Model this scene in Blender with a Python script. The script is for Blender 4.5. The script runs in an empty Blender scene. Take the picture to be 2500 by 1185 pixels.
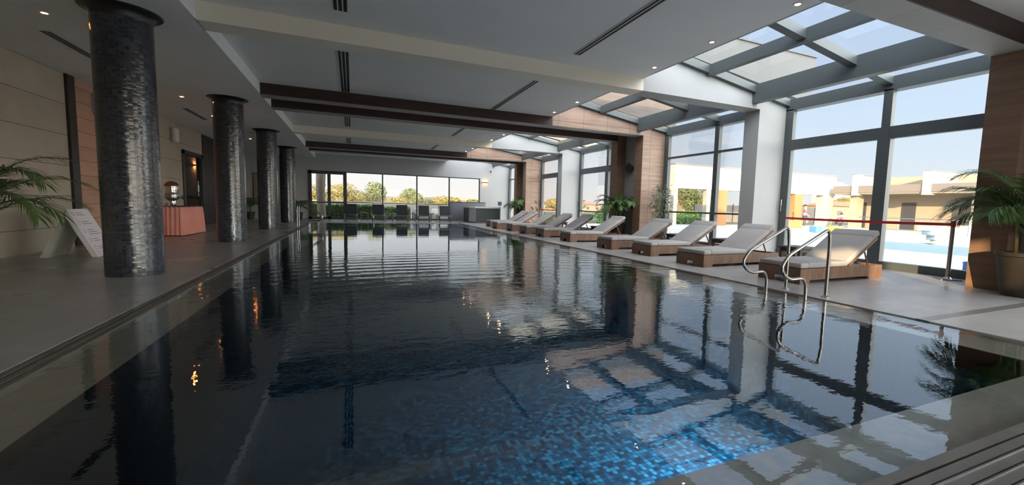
import bpy, bmesh, math, random
from mathutils import Vector, Matrix
random.seed(7)
S = bpy.context.scene
COL = S.collection
R = math.radians

# ---------------------------------------------------------------- camera
cd = bpy.data.cameras.new('camera'); cam = bpy.data.objects.new('camera', cd); COL.objects.link(cam)
cd.sensor_width = 36.0; cd.lens = 1037.87 / 2500 * 36.0
cd.shift_x = -57.91 / 2500; cd.clip_end = 2000; cd.clip_start = 0.05
rx = Vector((0.91872826, -0.39404423, 0.02583648)); ux = Vector((0.01049071, 0.08975865, 0.99590829)); fx = Vector((0.39475096, 0.91469806, -0.08659761))
cam.matrix_world = Matrix(((rx.x, ux.x, -fx.x, 0), (rx.y, ux.y, -fx.y, 0), (rx.z, ux.z, -fx.z, 1.1), (0, 0, 0, 1)))
S.camera = cam

# ---------------------------------------------------------------- colour management
S.view_settings.view_transform = 'Standard'; S.view_settings.look = 'None'
S.view_settings.gamma = 1; S.view_settings.use_curve_mapping = False
S.view_settings.exposure = 1.32
S.cycles.max_bounces = 10; S.cycles.diffuse_bounces = 6; S.cycles.glossy_bounces = 4
S.cycles.transmission_bounces = 4; S.cycles.transparent_max_bounces = 24
S.cycles.caustics_reflective = True; S.cycles.caustics_refractive = False
S.cycles.sample_clamp_indirect = 6.0

# ---------------------------------------------------------------- sky
W = bpy.data.worlds.new('sky'); S.world = W; W.use_nodes = True
nt = W.node_tree; nt.nodes.clear()
def N(t, kind, **k):
    n = t.nodes.new(kind)
    for a, b in k.items(): setattr(n, a, b)
    return n
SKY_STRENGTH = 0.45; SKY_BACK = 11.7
tc = N(nt, 'ShaderNodeTexCoord'); sp = N(nt, 'ShaderNodeSeparateXYZ'); nt.links.new(tc.outputs['Generated'], sp.inputs[0])
rmp = N(nt, 'ShaderNodeValToRGB'); nt.links.new(sp.outputs['Z'], rmp.inputs[0])
el = rmp.color_ramp.elements
el[0].position = 0.0; el[0].color = (0.90, 0.84, 0.78, 1)
el[1].position = 1.0; el[1].color = (0.46, 0.52, 0.64, 1)
for p, c in ((0.06, (0.74, 0.80, 0.86)), (0.18, (0.62, 0.74, 0.90)), (0.45, (0.53, 0.66, 0.90))):
    e = el.new(p); e.color = (*c, 1)
ry = N(nt, 'ShaderNodeValToRGB'); nt.links.new(sp.outputs['Y'], ry.inputs[0])
ry.color_ramp.elements[0].position = 0.75; ry.color_ramp.elements[0].color = (0, 0, 0, 1)
ry.color_ramp.elements[1].position = 1.0; ry.color_ramp.elements[1].color = (1, 1, 1, 1)
mxw = N(nt, 'ShaderNodeMixRGB', blend_type='MIX'); nt.links.new(ry.outputs[0], mxw.inputs[0])
mul = N(nt, 'ShaderNodeMath', operation='MULTIPLY'); mul.inputs[1].default_value = 0.75
nt.links.new(ry.outputs[0], mul.inputs[0]); nt.links.new(mul.outputs[0], mxw.inputs[0])
nt.links.new(rmp.outputs[0], mxw.inputs[1]); mxw.inputs[2].default_value = (0.96, 0.90, 0.87, 1)
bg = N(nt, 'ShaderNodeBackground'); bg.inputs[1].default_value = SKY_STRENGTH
# the half of the sky nearer the sun (behind the viewer) is brighter
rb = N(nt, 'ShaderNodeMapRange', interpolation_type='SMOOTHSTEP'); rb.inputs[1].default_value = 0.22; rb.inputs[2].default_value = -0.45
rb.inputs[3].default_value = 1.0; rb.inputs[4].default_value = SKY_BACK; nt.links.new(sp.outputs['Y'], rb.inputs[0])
rt = N(nt, 'ShaderNodeMapRange'); rt.inputs[1].default_value = 0.2; rt.inputs[2].default_value = -0.3; nt.links.new(sp.outputs['Y'], rt.inputs[0])
mw = N(nt, 'ShaderNodeMixRGB', blend_type='MULTIPLY'); mw.inputs[2].default_value = (1.0, 0.87, 0.70, 1); nt.links.new(rt.outputs[0], mw.inputs[0]); nt.links.new(mxw.outputs[0], mw.inputs[1])
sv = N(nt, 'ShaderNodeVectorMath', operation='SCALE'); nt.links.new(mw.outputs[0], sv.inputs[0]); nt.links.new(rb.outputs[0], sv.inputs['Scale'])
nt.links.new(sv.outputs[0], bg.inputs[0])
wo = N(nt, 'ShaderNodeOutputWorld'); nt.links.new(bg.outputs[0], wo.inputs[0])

# ---------------------------------------------------------------- sun (low, behind the camera, a little from the left)
SUN_E = 10.0; SUN_A = 42.0
sd = bpy.data.lights.new('sun', 'SUN'); so = bpy.data.objects.new('sun', sd); COL.objects.link(so)
sd.energy = 5.0; sd.color = (1.0, 0.74, 0.44); sd.angle = R(0.35)
dirv = Vector((math.sin(R(SUN_A)) * math.cos(R(SUN_E)), math.cos(R(SUN_A)) * math.cos(R(SUN_E)), -math.sin(R(SUN_E))))
so.rotation_euler = dirv.to_track_quat('-Z', 'Y').to_euler()
so.location = (0, -30, 20)

# ---------------------------------------------------------------- materials
def newmat(name):
    m = bpy.data.materials.new(name); m.use_nodes = True
    return m, m.node_tree, m.node_tree.nodes['Principled BSDF']
def pm(name, col, rough=0.6, metal=0.0, spec=0.5, noise=0.0, nscale=8.0, bump=0.0, stretch=None, emit=None, es=0.0):
    m, t, b = newmat(name)
    b.inputs['Base Color'].default_value = (*col, 1); b.inputs['Roughness'].default_value = rough
    b.inputs['Metallic'].default_value = metal; b.inputs['Specular IOR Level'].default_value = spec
    if emit: b.inputs['Emission Color'].default_value = (*emit, 1); b.inputs['Emission Strength'].default_value = es
    c = N(t, 'ShaderNodeTexCoord'); mp = N(t, 'ShaderNodeMapping'); t.links.new(c.outputs['Object'], mp.inputs[0])
    if stretch: mp.inputs['Scale'].default_value = stretch
    nz = N(t, 'ShaderNodeTexNoise'); nz.inputs['Scale'].default_value = nscale; nz.inputs['Detail'].default_value = 6
    t.links.new(mp.outputs[0], nz.inputs[0])
    if noise > 0:
        mr = N(t, 'ShaderNodeMapRange'); mr.inputs[1].default_value = 0.25; mr.inputs[2].default_value = 0.75
        mr.inputs[3].default_value = 1 - noise; mr.inputs[4].default_value = 1 + noise
        t.links.new(nz.outputs[0], mr.inputs[0])
        mx = N(t, 'ShaderNodeVectorMath', operation='SCALE'); mx.inputs[0].default_value = col
        t.links.new(mr.outputs[0], mx.inputs['Scale']); t.links.new(mx.outputs[0], b.inputs['Base Color'])
    if bump > 0:
        bp = N(t, 'ShaderNodeBump'); bp.inputs['Strength'].default_value = bump; bp.inputs['Distance'].default_value = 0.02
        t.links.new(nz.outputs[0], bp.inputs['Height']); t.links.new(bp.outputs[0], b.inputs['Normal'])
    return m
def tiled(name, col, tx, ty, joint, jcol, rough, noise=0.12, nscale=3.0, plane='XY', offset=0.0, var=0.08, off=(0, 0), roughvar=0.0, grain=0.0, gstretch=(1, 1, 1)):
    m, t, b = newmat(name)
    c = N(t, 'ShaderNodeTexCoord'); s = N(t, 'ShaderNodeSeparateXYZ'); t.links.new(c.outputs['Object'], s.inputs[0])
    cb = N(t, 'ShaderNodeCombineXYZ'); t.links.new(s.outputs[plane[0]], cb.inputs[0]); t.links.new(s.outputs[plane[1]], cb.inputs[1])
    mp = N(t, 'ShaderNodeMapping'); mp.inputs['Location'].default_value = (off[0], off[1], 0); t.links.new(cb.outputs[0], mp.inputs[0])
    br = N(t, 'ShaderNodeTexBrick'); br.offset = offset; br.inputs['Scale'].default_value = 1.0
    br.inputs['Brick Width'].default_value = tx; br.inputs['Row Height'].default_value = ty
    br.inputs['Mortar Size'].default_value = joint; br.inputs['Mortar Smooth'].default_value = 0.1
    br.inputs['Color1'].default_value = (*[v * (1 - var) for v in col], 1); br.inputs['Color2'].default_value = (*[v * (1 + var) for v in col], 1)
    br.inputs['Mortar'].default_value = (*jcol, 1); t.links.new(mp.outputs[0], br.inputs[0])
    nz = N(t, 'ShaderNodeTexNoise'); nz.inputs['Scale'].default_value = nscale; nz.inputs['Detail'].default_value = 8
    nz.inputs['Roughness'].default_value = 0.65
    g = N(t, 'ShaderNodeMapping'); g.inputs['Scale'].default_value = gstretch; t.links.new(c.outputs['Object'], g.inputs[0])
    t.links.new(g.outputs[0], nz.inputs[0])
    mr = N(t, 'ShaderNodeMapRange'); mr.inputs[1].default_value = 0.25; mr.inputs[2].default_value = 0.75
    mr.inputs[3].default_value = 1 - noise; mr.inputs[4].default_value = 1 + noise; t.links.new(nz.outputs[0], mr.inputs[0])
    mx = N(t, 'ShaderNodeVectorMath', operation='SCALE'); t.links.new(br.outputs[0], mx.inputs[0]); t.links.new(mr.outputs[0], mx.inputs['Scale'])
    t.links.new(mx.outputs[0], b.inputs['Base Color']); b.inputs['Roughness'].default_value = rough
    if roughvar:
        n2 = N(t, 'ShaderNodeTexNoise'); n2.inputs['Scale'].default_value = 0.9; n2.inputs['Detail'].default_value = 3
        t.links.new(c.outputs['Object'], n2.inputs[0])
        m2 = N(t, 'ShaderNodeMapRange'); m2.inputs[1].default_value = 0.35; m2.inputs[2].default_value = 0.65
        m2.inputs[3].default_value = max(0.08, rough - roughvar); m2.inputs[4].default_value = rough + roughvar
        t.links.new(n2.outputs[0], m2.inputs[0]); t.links.new(m2.outputs[0], b.inputs['Roughness'])
    return m
def wood(name, dark, light, axis_scale=(1, 1, 14), rough=0.45, courses=None):
    m, t, b = newmat(name)
    c = N(t, 'ShaderNodeTexCoord'); mp = N(t, 'ShaderNodeMapping'); mp.inputs['Scale'].default_value = axis_scale
    t.links.new(c.outputs['Object'], mp.inputs[0])
    nz = N(t, 'ShaderNodeTexNoise'); nz.inputs['Scale'].default_value = 1.6; nz.inputs['Detail'].default_value = 7; nz.inputs['Distortion'].default_value = 0.6
    t.links.new(mp.outputs[0], nz.inputs[0])
    cr = N(t, 'ShaderNodeValToRGB'); cr.color_ramp.elements[0].position = 0.3; cr.color_ramp.elements[1].position = 0.7
    cr.color_ramp.elements[0].color = (*dark, 1); cr.color_ramp.elements[1].color = (*light, 1)
    t.links.new(nz.outputs[0], cr.inputs[0]); out = cr.outputs[0]
    if courses:
        s = N(t, 'ShaderNodeSeparateXYZ'); t.links.new(c.outputs['Object'], s.inputs[0])
        cb = N(t, 'ShaderNodeCombineXYZ'); t.links.new(s.outputs['X'], cb.inputs[0]); t.links.new(s.outputs['Z'], cb.inputs[1])
        mq = N(t, 'ShaderNodeMapping'); mq.inputs['Location'].default_value = (0.29, 0.02, 0); t.links.new(cb.outputs[0], mq.inputs[0])
        br = N(t, 'ShaderNodeTexBrick'); br.offset = 0.0; br.inputs['Scale'].default_value = 1
        br.inputs['Brick Width'].default_value = courses[0]; br.inputs['Row Height'].default_value = courses[1]; br.inputs['Mortar Size'].default_value = 0.006
        br.inputs['Color1'].default_value = (1, 1, 1, 1); br.inputs['Color2'].default_value = (0.9, 0.9, 0.9, 1); br.inputs['Mortar'].default_value = (0.35, 0.32, 0.3, 1)
        t.links.new(mq.outputs[0], br.inputs[0])
        mm = N(t, 'ShaderNodeMixRGB', blend_type='MULTIPLY'); mm.inputs[0].default_value = 1
        t.links.new(out, mm.inputs[1]); t.links.new(br.outputs[0], mm.inputs[2]); out = mm.outputs[0]
    t.links.new(out, b.inputs['Base Color']); b.inputs['Roughness'].default_value = rough
    return m
def emis(name, col, st):
    m, t, b = newmat(name); b.inputs['Base Color'].default_value = (*col, 1)
    b.inputs['Emission Color'].default_value = (*col, 1); b.inputs['Emission Strength'].default_value = st
    return m
def glass(name, tint=(0.93, 0.97, 0.96), refl=1.0, bump=0.0):
    m, t, b = newmat(name); t.nodes.remove(b); o = t.nodes['Material Output']
    tr = N(t, 'ShaderNodeBsdfTransparent'); tr.inputs[0].default_value = (*tint, 1)
    gl = N(t, 'ShaderNodeBsdfGlossy'); gl.inputs['Roughness'].default_value = 0.0
    fr = N(t, 'ShaderNodeFresnel'); fr.inputs[0].default_value = 1.45
    mu = N(t, 'ShaderNodeMath', operation='MULTIPLY'); mu.inputs[1].default_value = refl; t.links.new(fr.outputs[0], mu.inputs[0])
    mx = N(t, 'ShaderNodeMixShader'); t.links.new(mu.outputs[0], mx.inputs[0]); t.links.new(tr.outputs[0], mx.inputs[1]); t.links.new(gl.outputs[0], mx.inputs[2])
    t.links.new(mx.outputs[0], o.inputs[0])
    return m
def mosaic_round(name):
    m, t, b = newmat(name)
    c = N(t, 'ShaderNodeTexCoord'); s = N(t, 'ShaderNodeSeparateXYZ'); t.links.new(c.outputs['Object'], s.inputs[0])
    at = N(t, 'ShaderNodeMath', operation='ARCTAN2'); t.links.new(s.outputs['Y'], at.inputs[0]); t.links.new(s.outputs['X'], at.inputs[1])
    au = N(t, 'ShaderNodeMath', operation='MULTIPLY'); au.inputs[1].default_value = 42 / (2 * math.pi); t.links.new(at.outputs[0], au.inputs[0])
    av = N(t, 'ShaderNodeMath', operation='MULTIPLY'); av.inputs[1].default_value = 1 / 0.021; t.links.new(s.outputs['Z'], av.inputs[0])
    fu = N(t, 'ShaderNodeMath', operation='FLOOR'); t.links.new(au.outputs[0], fu.inputs[0])
    fv = N(t, 'ShaderNodeMath', operation='FLOOR'); t.links.new(av.outputs[0], fv.inputs[0])
    cb = N(t, 'ShaderNodeCombineXYZ'); t.links.new(fu.outputs[0], cb.inputs[0]); t.links.new(fv.outputs[0], cb.inputs[1])
    wn = N(t, 'ShaderNodeTexWhiteNoise', noise_dimensions='3D'); t.links.new(cb.outputs[0], wn.inputs['Vector'])
    cr = N(t, 'ShaderNodeValToRGB'); cr.color_ramp.elements[0].color = (0.006, 0.008, 0.014, 1); cr.color_ramp.elements[1].color = (0.034, 0.041, 0.062, 1)
    t.links.new(wn.outputs['Value'], cr.inputs[0])
    # mortar
    def edge(src, w):
        f = N(t, 'ShaderNodeMath', operation='FRACT'); t.links.new(src, f.inputs[0])
        g = N(t, 'ShaderNodeMath', operation='LESS_THAN'); g.inputs[1].default_value = w; t.links.new(f.outputs[0], g.inputs[0]); return g.outputs[0]
    mxm = N(t, 'ShaderNodeMath', operation='MAXIMUM'); t.links.new(edge(au.outputs[0], 0.07), mxm.inputs[0]); t.links.new(edge(av.outputs[0], 0.14), mxm.inputs[1])
    mc = N(t, 'ShaderNodeMixRGB'); t.links.new(mxm.outputs[0], mc.inputs[0]); t.links.new(cr.outputs[0], mc.inputs[1]); mc.inputs[2].default_value = (0.02, 0.02, 0.022, 1)
    t.links.new(mc.outputs[0], b.inputs['Base Color'])
    sb = N(t, 'ShaderNodeVectorMath', operation='SUBTRACT'); sb.inputs[1].default_value = (0.5, 0.5, 0.5); t.links.new(wn.outputs['Color'], sb.inputs[0])
    sc = N(t, 'ShaderNodeVectorMath', operation='SCALE'); sc.inputs['Scale'].default_value = 0.13; t.links.new(sb.outputs[0], sc.inputs[0])
    ge = N(t, 'ShaderNodeNewGeometry'); ad = N(t, 'ShaderNodeVectorMath', operation='ADD'); t.links.new(ge.outputs['Normal'], ad.inputs[0]); t.links.new(sc.outputs[0], ad.inputs[1])
    nm = N(t, 'ShaderNodeVectorMath', operation='NORMALIZE'); t.links.new(ad.outputs[0], nm.inputs[0]); t.links.new(nm.outputs[0], b.inputs['Normal'])
    rr = N(t, 'ShaderNodeMapRange'); rr.inputs[3].default_value = 0.24; rr.inputs[4].default_value = 0.6; t.links.new(mxm.outputs[0], rr.inputs[0]); t.links.new(rr.outputs[0], b.inputs['Roughness'])
    b.inputs['Specular IOR Level'].default_value = 0.8
    b.inputs['Coat Weight'].default_value = 0.25; b.inputs['Coat Roughness'].default_value = 0.1
    return m
def mosaic_pool(name, c0=(0.012, 0.07, 0.16), c1=(0.025, 0.18, 0.34), c2=(0.10, 0.42, 0.62), wall=False):
    m, t, b = newmat(name)
    c = N(t, 'ShaderNodeTexCoord'); ms = N(t, 'ShaderNodeVectorMath', operation='SCALE'); ms.inputs['Scale'].default_value = 1 / 0.05
    sh = N(t, 'ShaderNodeVectorMath', operation='ADD'); sh.inputs[1].default_value = (0.02, 0.02, 0.02); t.links.new(c.outputs['Object'], sh.inputs[0]); t.links.new(sh.outputs[0], ms.inputs[0])
    fl = N(t, 'ShaderNodeVectorMath', operation='FLOOR'); t.links.new(ms.outputs[0], fl.inputs[0])
    wn = N(t, 'ShaderNodeTexWhiteNoise', noise_dimensions='3D'); t.links.new(fl.outputs[0], wn.inputs['Vector'])
    cr = N(t, 'ShaderNodeValToRGB'); e = cr.color_ramp.elements
    e[0].color = (*c0, 1); e[1].color = (*c2, 1); x = e.new(0.55); x.color = (*c1, 1)
    t.links.new(wn.outputs['Value'], cr.inputs[0])
    fr = N(t, 'ShaderNodeVectorMath', operation='FRACTION'); t.links.new(ms.outputs[0], fr.inputs[0])
    s = N(t, 'ShaderNodeSeparateXYZ'); t.links.new(fr.outputs[0], s.inputs[0])
    g = []
    for ax in ('YZ' if wall else 'XY'):
        q = N(t, 'ShaderNodeMath', operation='LESS_THAN'); q.inputs[1].default_value = 0.1; t.links.new(s.outputs[ax], q.inputs[0]); g.append(q)
    mxm = N(t, 'ShaderNodeMath', operation='MAXIMUM'); t.links.new(g[0].outputs[0], mxm.inputs[0]); t.links.new(g[1].outputs[0], mxm.inputs[1])
    mc = N(t, 'ShaderNodeMixRGB'); t.links.new(mxm.outputs[0], mc.inputs[0]); t.links.new(cr.outputs[0], mc.inputs[1]); mc.inputs[2].default_value = (*[v * .12 for v in c1], 1)
    t.links.new(mc.outputs[0], b.inputs['Base Color']); b.inputs['Roughness'].default_value = 0.4; b.inputs['Specular IOR Level'].default_value = 0.03
    return m
def water_mat(name):
    m, t, b = newmat(name); t.nodes.remove(b); o = t.nodes['Material Output']
    c = N(t, 'ShaderNodeTexCoord')
    def noise(scale, detail, sc=(1, 1, 1), dist=0.0):
        mp = N(t, 'ShaderNodeMapping'); mp.inputs['Scale'].default_value = sc; t.links.new(c.outputs['Object'], mp.inputs[0])
        n = N(t, 'ShaderNodeTexNoise'); n.inputs['Scale'].default_value = scale; n.inputs['Detail'].default_value = detail; n.inputs['Distortion'].default_value = dist
        t.links.new(mp.outputs[0], n.inputs[0]); return n.outputs[0]
    def mth(op, a, b_, clamp=False):
        n = N(t, 'ShaderNodeMath', operation=op); n.use_clamp = clamp
        for i, v in enumerate((a, b_)):
            if isinstance(v, (int, float)): n.inputs[i].default_value = v
            else: t.links.new(v, n.inputs[i])
        return n.outputs[0]
    big = noise(1.1, 1.0, (1, 1.3, 1)); mid = noise(5.0, 2.0, (0.8, 1.5, 1), 0.4); fine = noise(20.0, 2.0, (0.7, 1.2, 1))
    # ring waves spreading from a swimmer's wake
    wv = N(t, 'ShaderNodeTexWave', wave_type='RINGS', rings_direction='SPHERICAL'); mp = N(t, 'ShaderNodeMapping'); mp.inputs['Location'].default_value = (-1.2, 4.0, 0)
    t.links.new(c.outputs['Object'], mp.inputs[0]); t.links.new(mp.outputs[0], wv.inputs[0]); wv.inputs['Scale'].default_value = 0.85; wv.inputs['Distortion'].default_value = 1.5; wv.inputs['Detail'].default_value = 1; wv.inputs['Detail Scale'].default_value = 0.6
    s = N(t, 'ShaderNodeSeparateXYZ'); t.links.new(c.outputs['Object'], s.inputs[0])
    # calm far away and at the very near end, disturbed in a band across the middle
    def band(src, a, b_, c_, d):
        r1 = N(t, 'ShaderNodeMapRange', interpolation_type='SMOOTHSTEP'); r1.inputs[1].default_value = a; r1.inputs[2].default_value = b_; t.links.new(src, r1.inputs[0])
        r2 = N(t, 'ShaderNodeMapRange', interpolation_type='SMOOTHSTEP'); r2.inputs[1].default_value = c_; r2.inputs[2].default_value = d; r2.inputs[3].default_value = 1; r2.inputs[4].default_value = 0; t.links.new(src, r2.inputs[0])
        return mth('MULTIPLY', r1.outputs[0], r2.outputs[0])
    bm_ = band(s.outputs['Y'], 2.2, 4.0, 7.5, 12.0)
    patch = N(t, 'ShaderNodeMapRange', interpolation_type='SMOOTHSTEP'); patch.inputs[1].default_value = 0.42; patch.inputs[2].default_value = 0.62; t.links.new(noise(0.45, 2.0), patch.inputs[0])
    act = mth('ADD', mth('MULTIPLY', bm_, mth('ADD', mth('MULTIPLY', patch.outputs[0], 0.8), 0.25)), 0.06)
    h = mth('MULTIPLY', big, 0.0020)
    h = mth('ADD', h, mth('MULTIPLY', mth('MULTIPLY', mid, act), WAVE_MID))
    h = mth('ADD', h, mth('MULTIPLY', mth('MULTIPLY', fine, act), WAVE_FINE))
    h = mth('ADD', h, mth('MULTIPLY', mid, 0.0003)); h = mth('ADD', h, mth('MULTIPLY', fine, 0.00012))
    h = mth('ADD', h, mth('MULTIPLY', mth('MULTIPLY', wv.outputs['Fac'], band(s.outputs['Y'], 5.0, 7.0, 9.0, 11.5)), 0.0025))
    bp = N(t, 'ShaderNodeBump'); bp.inputs['Strength'].default_value = 1.0; bp.inputs['Distance'].default_value = 1.0
    t.links.new(h, bp.inputs['Height'])
    tr = N(t, 'ShaderNodeBsdfTransparent'); tr.inputs[0].default_value = (0.86, 0.90, 0.90, 1)
    gl = N(t, 'ShaderNodeBsdfGlossy'); gl.inputs['Roughness'].default_value = 0.0; gl.inputs[0].default_value = (0.92, 0.97, 1.0, 1); t.links.new(bp.outputs[0], gl.inputs['Normal'])
    fr = N(t, 'ShaderNodeFresnel'); fr.inputs[0].default_value = 2.15
    geo = N(t, 'ShaderNodeNewGeometry'); fa = mth('MULTIPLY', fr.outputs[0], mth('SUBTRACT', 1.0, geo.outputs['Backfacing']))
    mx = N(t, 'ShaderNodeMixShader'); t.links.new(fa, mx.inputs[0]); t.links.new(tr.outputs[0], mx.inputs[1]); t.links.new(gl.outputs[0], mx.inputs[2])
    t.links.new(mx.outputs[0], o.inputs[0])
    return m
WAVE_MID = 0.0042; WAVE_FINE = 0.0017

M = {}
M['stone'] = tiled('stone_floor', (0.35, 0.33, 0.315), 1.2, 0.6, 0.003, (0.42, 0.40, 0.38), 0.32, 0.14, 5, off=(-0.22, 0.2), roughvar=0.06, var=0.05)
M['ledge'] = tiled('wet_stone', (0.22, 0.19, 0.16), 1.2, 0.6, 0.002, (0.2, 0.19, 0.18), 0.3, 0.25, 9, off=(0.03, 0.2), var=0.04)
M['drainstone'] = pm('drain_stone', (0.12, 0.105, 0.09), 0.4, noise=0.2, nscale=9)
M['slot'] = pm('slot_dark', (0.012, 0.011, 0.011), 0.5)
M['ceil'] = pm('ceiling_paint', (0.86, 0.845, 0.82), 0.9, noise=0.03, nscale=0.8)
M['white'] = pm('white_plaster', (0.43, 0.425, 0.415), 0.85, noise=0.03, nscale=1.2)
M['fascia'] = pm('fascia_paint', (0.86, 0.86, 0.85), 0.8)
M['beampaint'] = pm('beam_plaster', (0.90, 0.83, 0.71), 0.9, noise=0.03, nscale=1.0)
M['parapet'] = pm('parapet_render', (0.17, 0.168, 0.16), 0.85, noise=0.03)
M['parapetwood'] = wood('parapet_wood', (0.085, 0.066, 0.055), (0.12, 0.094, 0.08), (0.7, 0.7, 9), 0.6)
M['recess'] = pm('grey_recess', (0.36, 0.35, 0.33), 0.8, noise=0.05)
M['wood'] = wood('travertine_wood', (0.27, 0.165, 0.115), (0.42, 0.275, 0.20), (0.7, 0.7, 9), 0.45, courses=(0.87, 0.62))
M['darkwood'] = wood('dark_beam_wood', (0.032, 0.016, 0.013), (0.058, 0.026, 0.022), (1, 1, 10), 0.45)
M['colwood'] = wood('brown_cladding', (0.175, 0.10, 0.064), (0.25, 0.145, 0.092), (1, 0.6, 8), 0.5)
M['stonesoffit'] = tiled('stone_soffit', (0.40, 0.38, 0.35), 0.88, 5.0, 0.004, (0.2, 0.19, 0.18), 0.6, 0.05, 3)
M['metal'] = pm('grey_frame', (0.082, 0.093, 0.094), 0.45, 0.0, noise=0.06, nscale=1.0)
M['metaldark'] = pm('dark_frame', (0.035, 0.032, 0.03), 0.4)
M['glass'] = glass('window_glass', (0.95, 0.975, 0.97), 0.3)
M['roofglass'] = glass('roof_glass', (0.90, 0.93, 0.94), 0.10)
M['doorglass'] = glass('door_glass', (0.6, 0.58, 0.55), 1.0)
M['mosaic'] = mosaic_round('column_mosaic')
M['black'] = pm('black_paint', (0.012, 0.012, 0.014), 0.35)
M['poolt'] = mosaic_pool('pool_mosaic', (0.0006, 0.004, 0.009), (0.0016, 0.014, 0.029), (0.005, 0.038, 0.064))
M['water'] = water_mat('pool_water')
M['concrete'] = tiled('wall_concrete', (0.46, 0.40, 0.32), 9.0, 0.62, 0.006, (0.13, 0.115, 0.09), 0.75, 0.10, 1.6, plane='YZ', off=(2, 0.19))
M['brownwall'] = tiled('wall_brown', (0.52, 0.31, 0.22), 9.0, 0.31, 0.005, (0.15, 0.09, 0.06), 0.7, 0.12, 2.0, plane='YZ', off=(2, 0.05), gstretch=(1, .6, 4))
M['pilaster'] = pm('pilaster_black', (0.022, 0.015, 0.014), 0.4)
M['dbrown'] = pm('dark_brown_panel', (0.030, 0.018, 0.018), 0.45, noise=0.1, nscale=2)
M['lobby'] = pm('lobby_wall', (0.28, 0.21, 0.15), 0.8, noise=0.1, nscale=2)
M['chrome'] = pm('chrome', (0.62, 0.60, 0.57), 0.18, 1.0)
M['railsteel'] = pm('rail_steel', (0.36, 0.33, 0.30), 0.22, 1.0)
M['steel'] = pm('brushed_steel', (0.42, 0.41, 0.40), 0.3, 1.0)
M['teak'] = wood('lounger_teak', (0.14, 0.075, 0.045), (0.23, 0.125, 0.075), (9, 2, 2), 0.5)
M['teakdark'] = wood('table_teak', (0.05, 0.038, 0.032), (0.09, 0.065, 0.055), (6, 3, 3), 0.5)
M['fabric'] = pm('cushion_fabric', (0.37, 0.345, 0.33), 0.95, noise=0.05, nscale=4, bump=0.35)
M['sling'] = pm('dark_sling', (0.045, 0.045, 0.052), 0.7)
M['slingmetal'] = pm('dark_aluminium', (0.05, 0.055, 0.055), 0.35, 0.4)
M['red'] = pm('red_belt', (0.42, 0.02, 0.025), 0.6)
M['pink'] = pm('salmon_cloth', (0.74, 0.32, 0.26), 0.85, noise=0.05, nscale=5)
M['pinkdark'] = pm('table_top_cloth', (0.42, 0.19, 0.16), 0.85)
M['board'] = pm('sign_board', (0.78, 0.72, 0.75), 0.6)
M['boardback'] = pm('sign_board_back', (0.42, 0.42, 0.36), 0.7, noise=0.15, nscale=5)
M['ink'] = pm('sign_ink', (0.30, 0.26, 0.28), 0.7)
M['inkred'] = pm('sign_red_ink', (0.62, 0.16, 0.14), 0.7)
M['whitepl'] = pm('white_plastic', (0.75, 0.72, 0.68), 0.5)
M['greypl'] = pm('grey_plastic', (0.30, 0.31, 0.33), 0.5, noise=0.05)
M['charcoal'] = pm('tub_cabinet', (0.055, 0.06, 0.065), 0.5)
M['tubcover'] = pm('tub_cover_vinyl', (0.17, 0.17, 0.20), 0.6, noise=0.06, nscale=2)
M['pot'] = pm('plant_pot', (0.026, 0.020, 0.014), 0.6, noise=0.1)
M['soil'] = pm('potting_soil', (0.03, 0.02, 0.015), 1.0)
def leafmat(name, col, rough=0.45, var=0.3, nscale=4):
    m = pm(name, col, rough, noise=var, nscale=nscale); b = m.node_tree.nodes['Principled BSDF']
    return m
M['palm'] = leafmat('palm_leaf', (0.085, 0.15, 0.045))
M['palmpale'] = leafmat('palm_leaf_pale', (0.12, 0.16, 0.085))
M['stem'] = pm('palm_stem', (0.14, 0.13, 0.06), 0.6)
M['trunk'] = pm('tree_bark', (0.30, 0.25, 0.20), 0.9, noise=0.45, nscale=9, stretch=(3, 3, 0.7), bump=0.6)
M['hedge'] = leafmat('hedge_leaf', (0.085, 0.17, 0.05), 0.6, 0.45, 6)
M['treegold'] = leafmat('sunlit_leaf', (0.17, 0.135, 0.03), 0.7, 0.35, 1.5)
M['treegreen'] = leafmat('green_leaf', (0.10, 0.115, 0.035), 0.7, 0.35, 1.5)
M['cream'] = pm('cream_render', (0.37, 0.33, 0.275), 0.85, noise=0.02, nscale=1)
M['beige'] = pm('beige_render', (0.30, 0.25, 0.185), 0.85)
M['orange'] = pm('orange_render', (0.34, 0.135, 0.05), 0.85)
M['fasciagrey'] = pm('canopy_fascia', (0.15,0.13,0.115), 0.8)
M['coping'] = pm('dark_coping', (0.14, 0.14, 0.14), 0.7)
M['deckwhite'] = tiled('outside_paving', (0.44, 0.43, 0.42), 0.6, 0.6, 0.01, (0.55, 0.54, 0.53), 0.6, 0.05, 3)
M['aqua'] = tiled('aqua_tiles', (0.42, 0.50, 0.51), 0.4, 0.4, 0.012, (0.7, 0.8, 0.82), 0.4, 0.05, 3)
M['aquav'] = tiled('aqua_tiles_wall', (0.40, 0.49, 0.51), 0.4, 0.3, 0.012, (0.75, 0.83, 0.85), 0.4, 0.05, 3, plane='XZ')
M['blue'] = pm('blue_plastic', (0.06, 0.17, 0.42), 0.5)
M['yellow'] = pm('yellow_plastic', (0.75, 0.62, 0.05), 0.5)
M['fence'] = pm('fence_mesh', (0.16, 0.14, 0.12), 0.9, noise=0.2, nscale=3)
M['field'] = pm('dry_field', (0.12, 0.092, 0.045), 0.95, noise=0.35, nscale=0.05)
M['hill'] = pm('far_hills', (0.135, 0.105, 0.07), 0.95, noise=0.25, nscale=0.01)
M['roofred'] = pm('roof_tiles', (0.30, 0.12, 0.065), 0.85)
M['house'] = pm('house_render', (0.22, 0.175, 0.11), 0.85)
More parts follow.
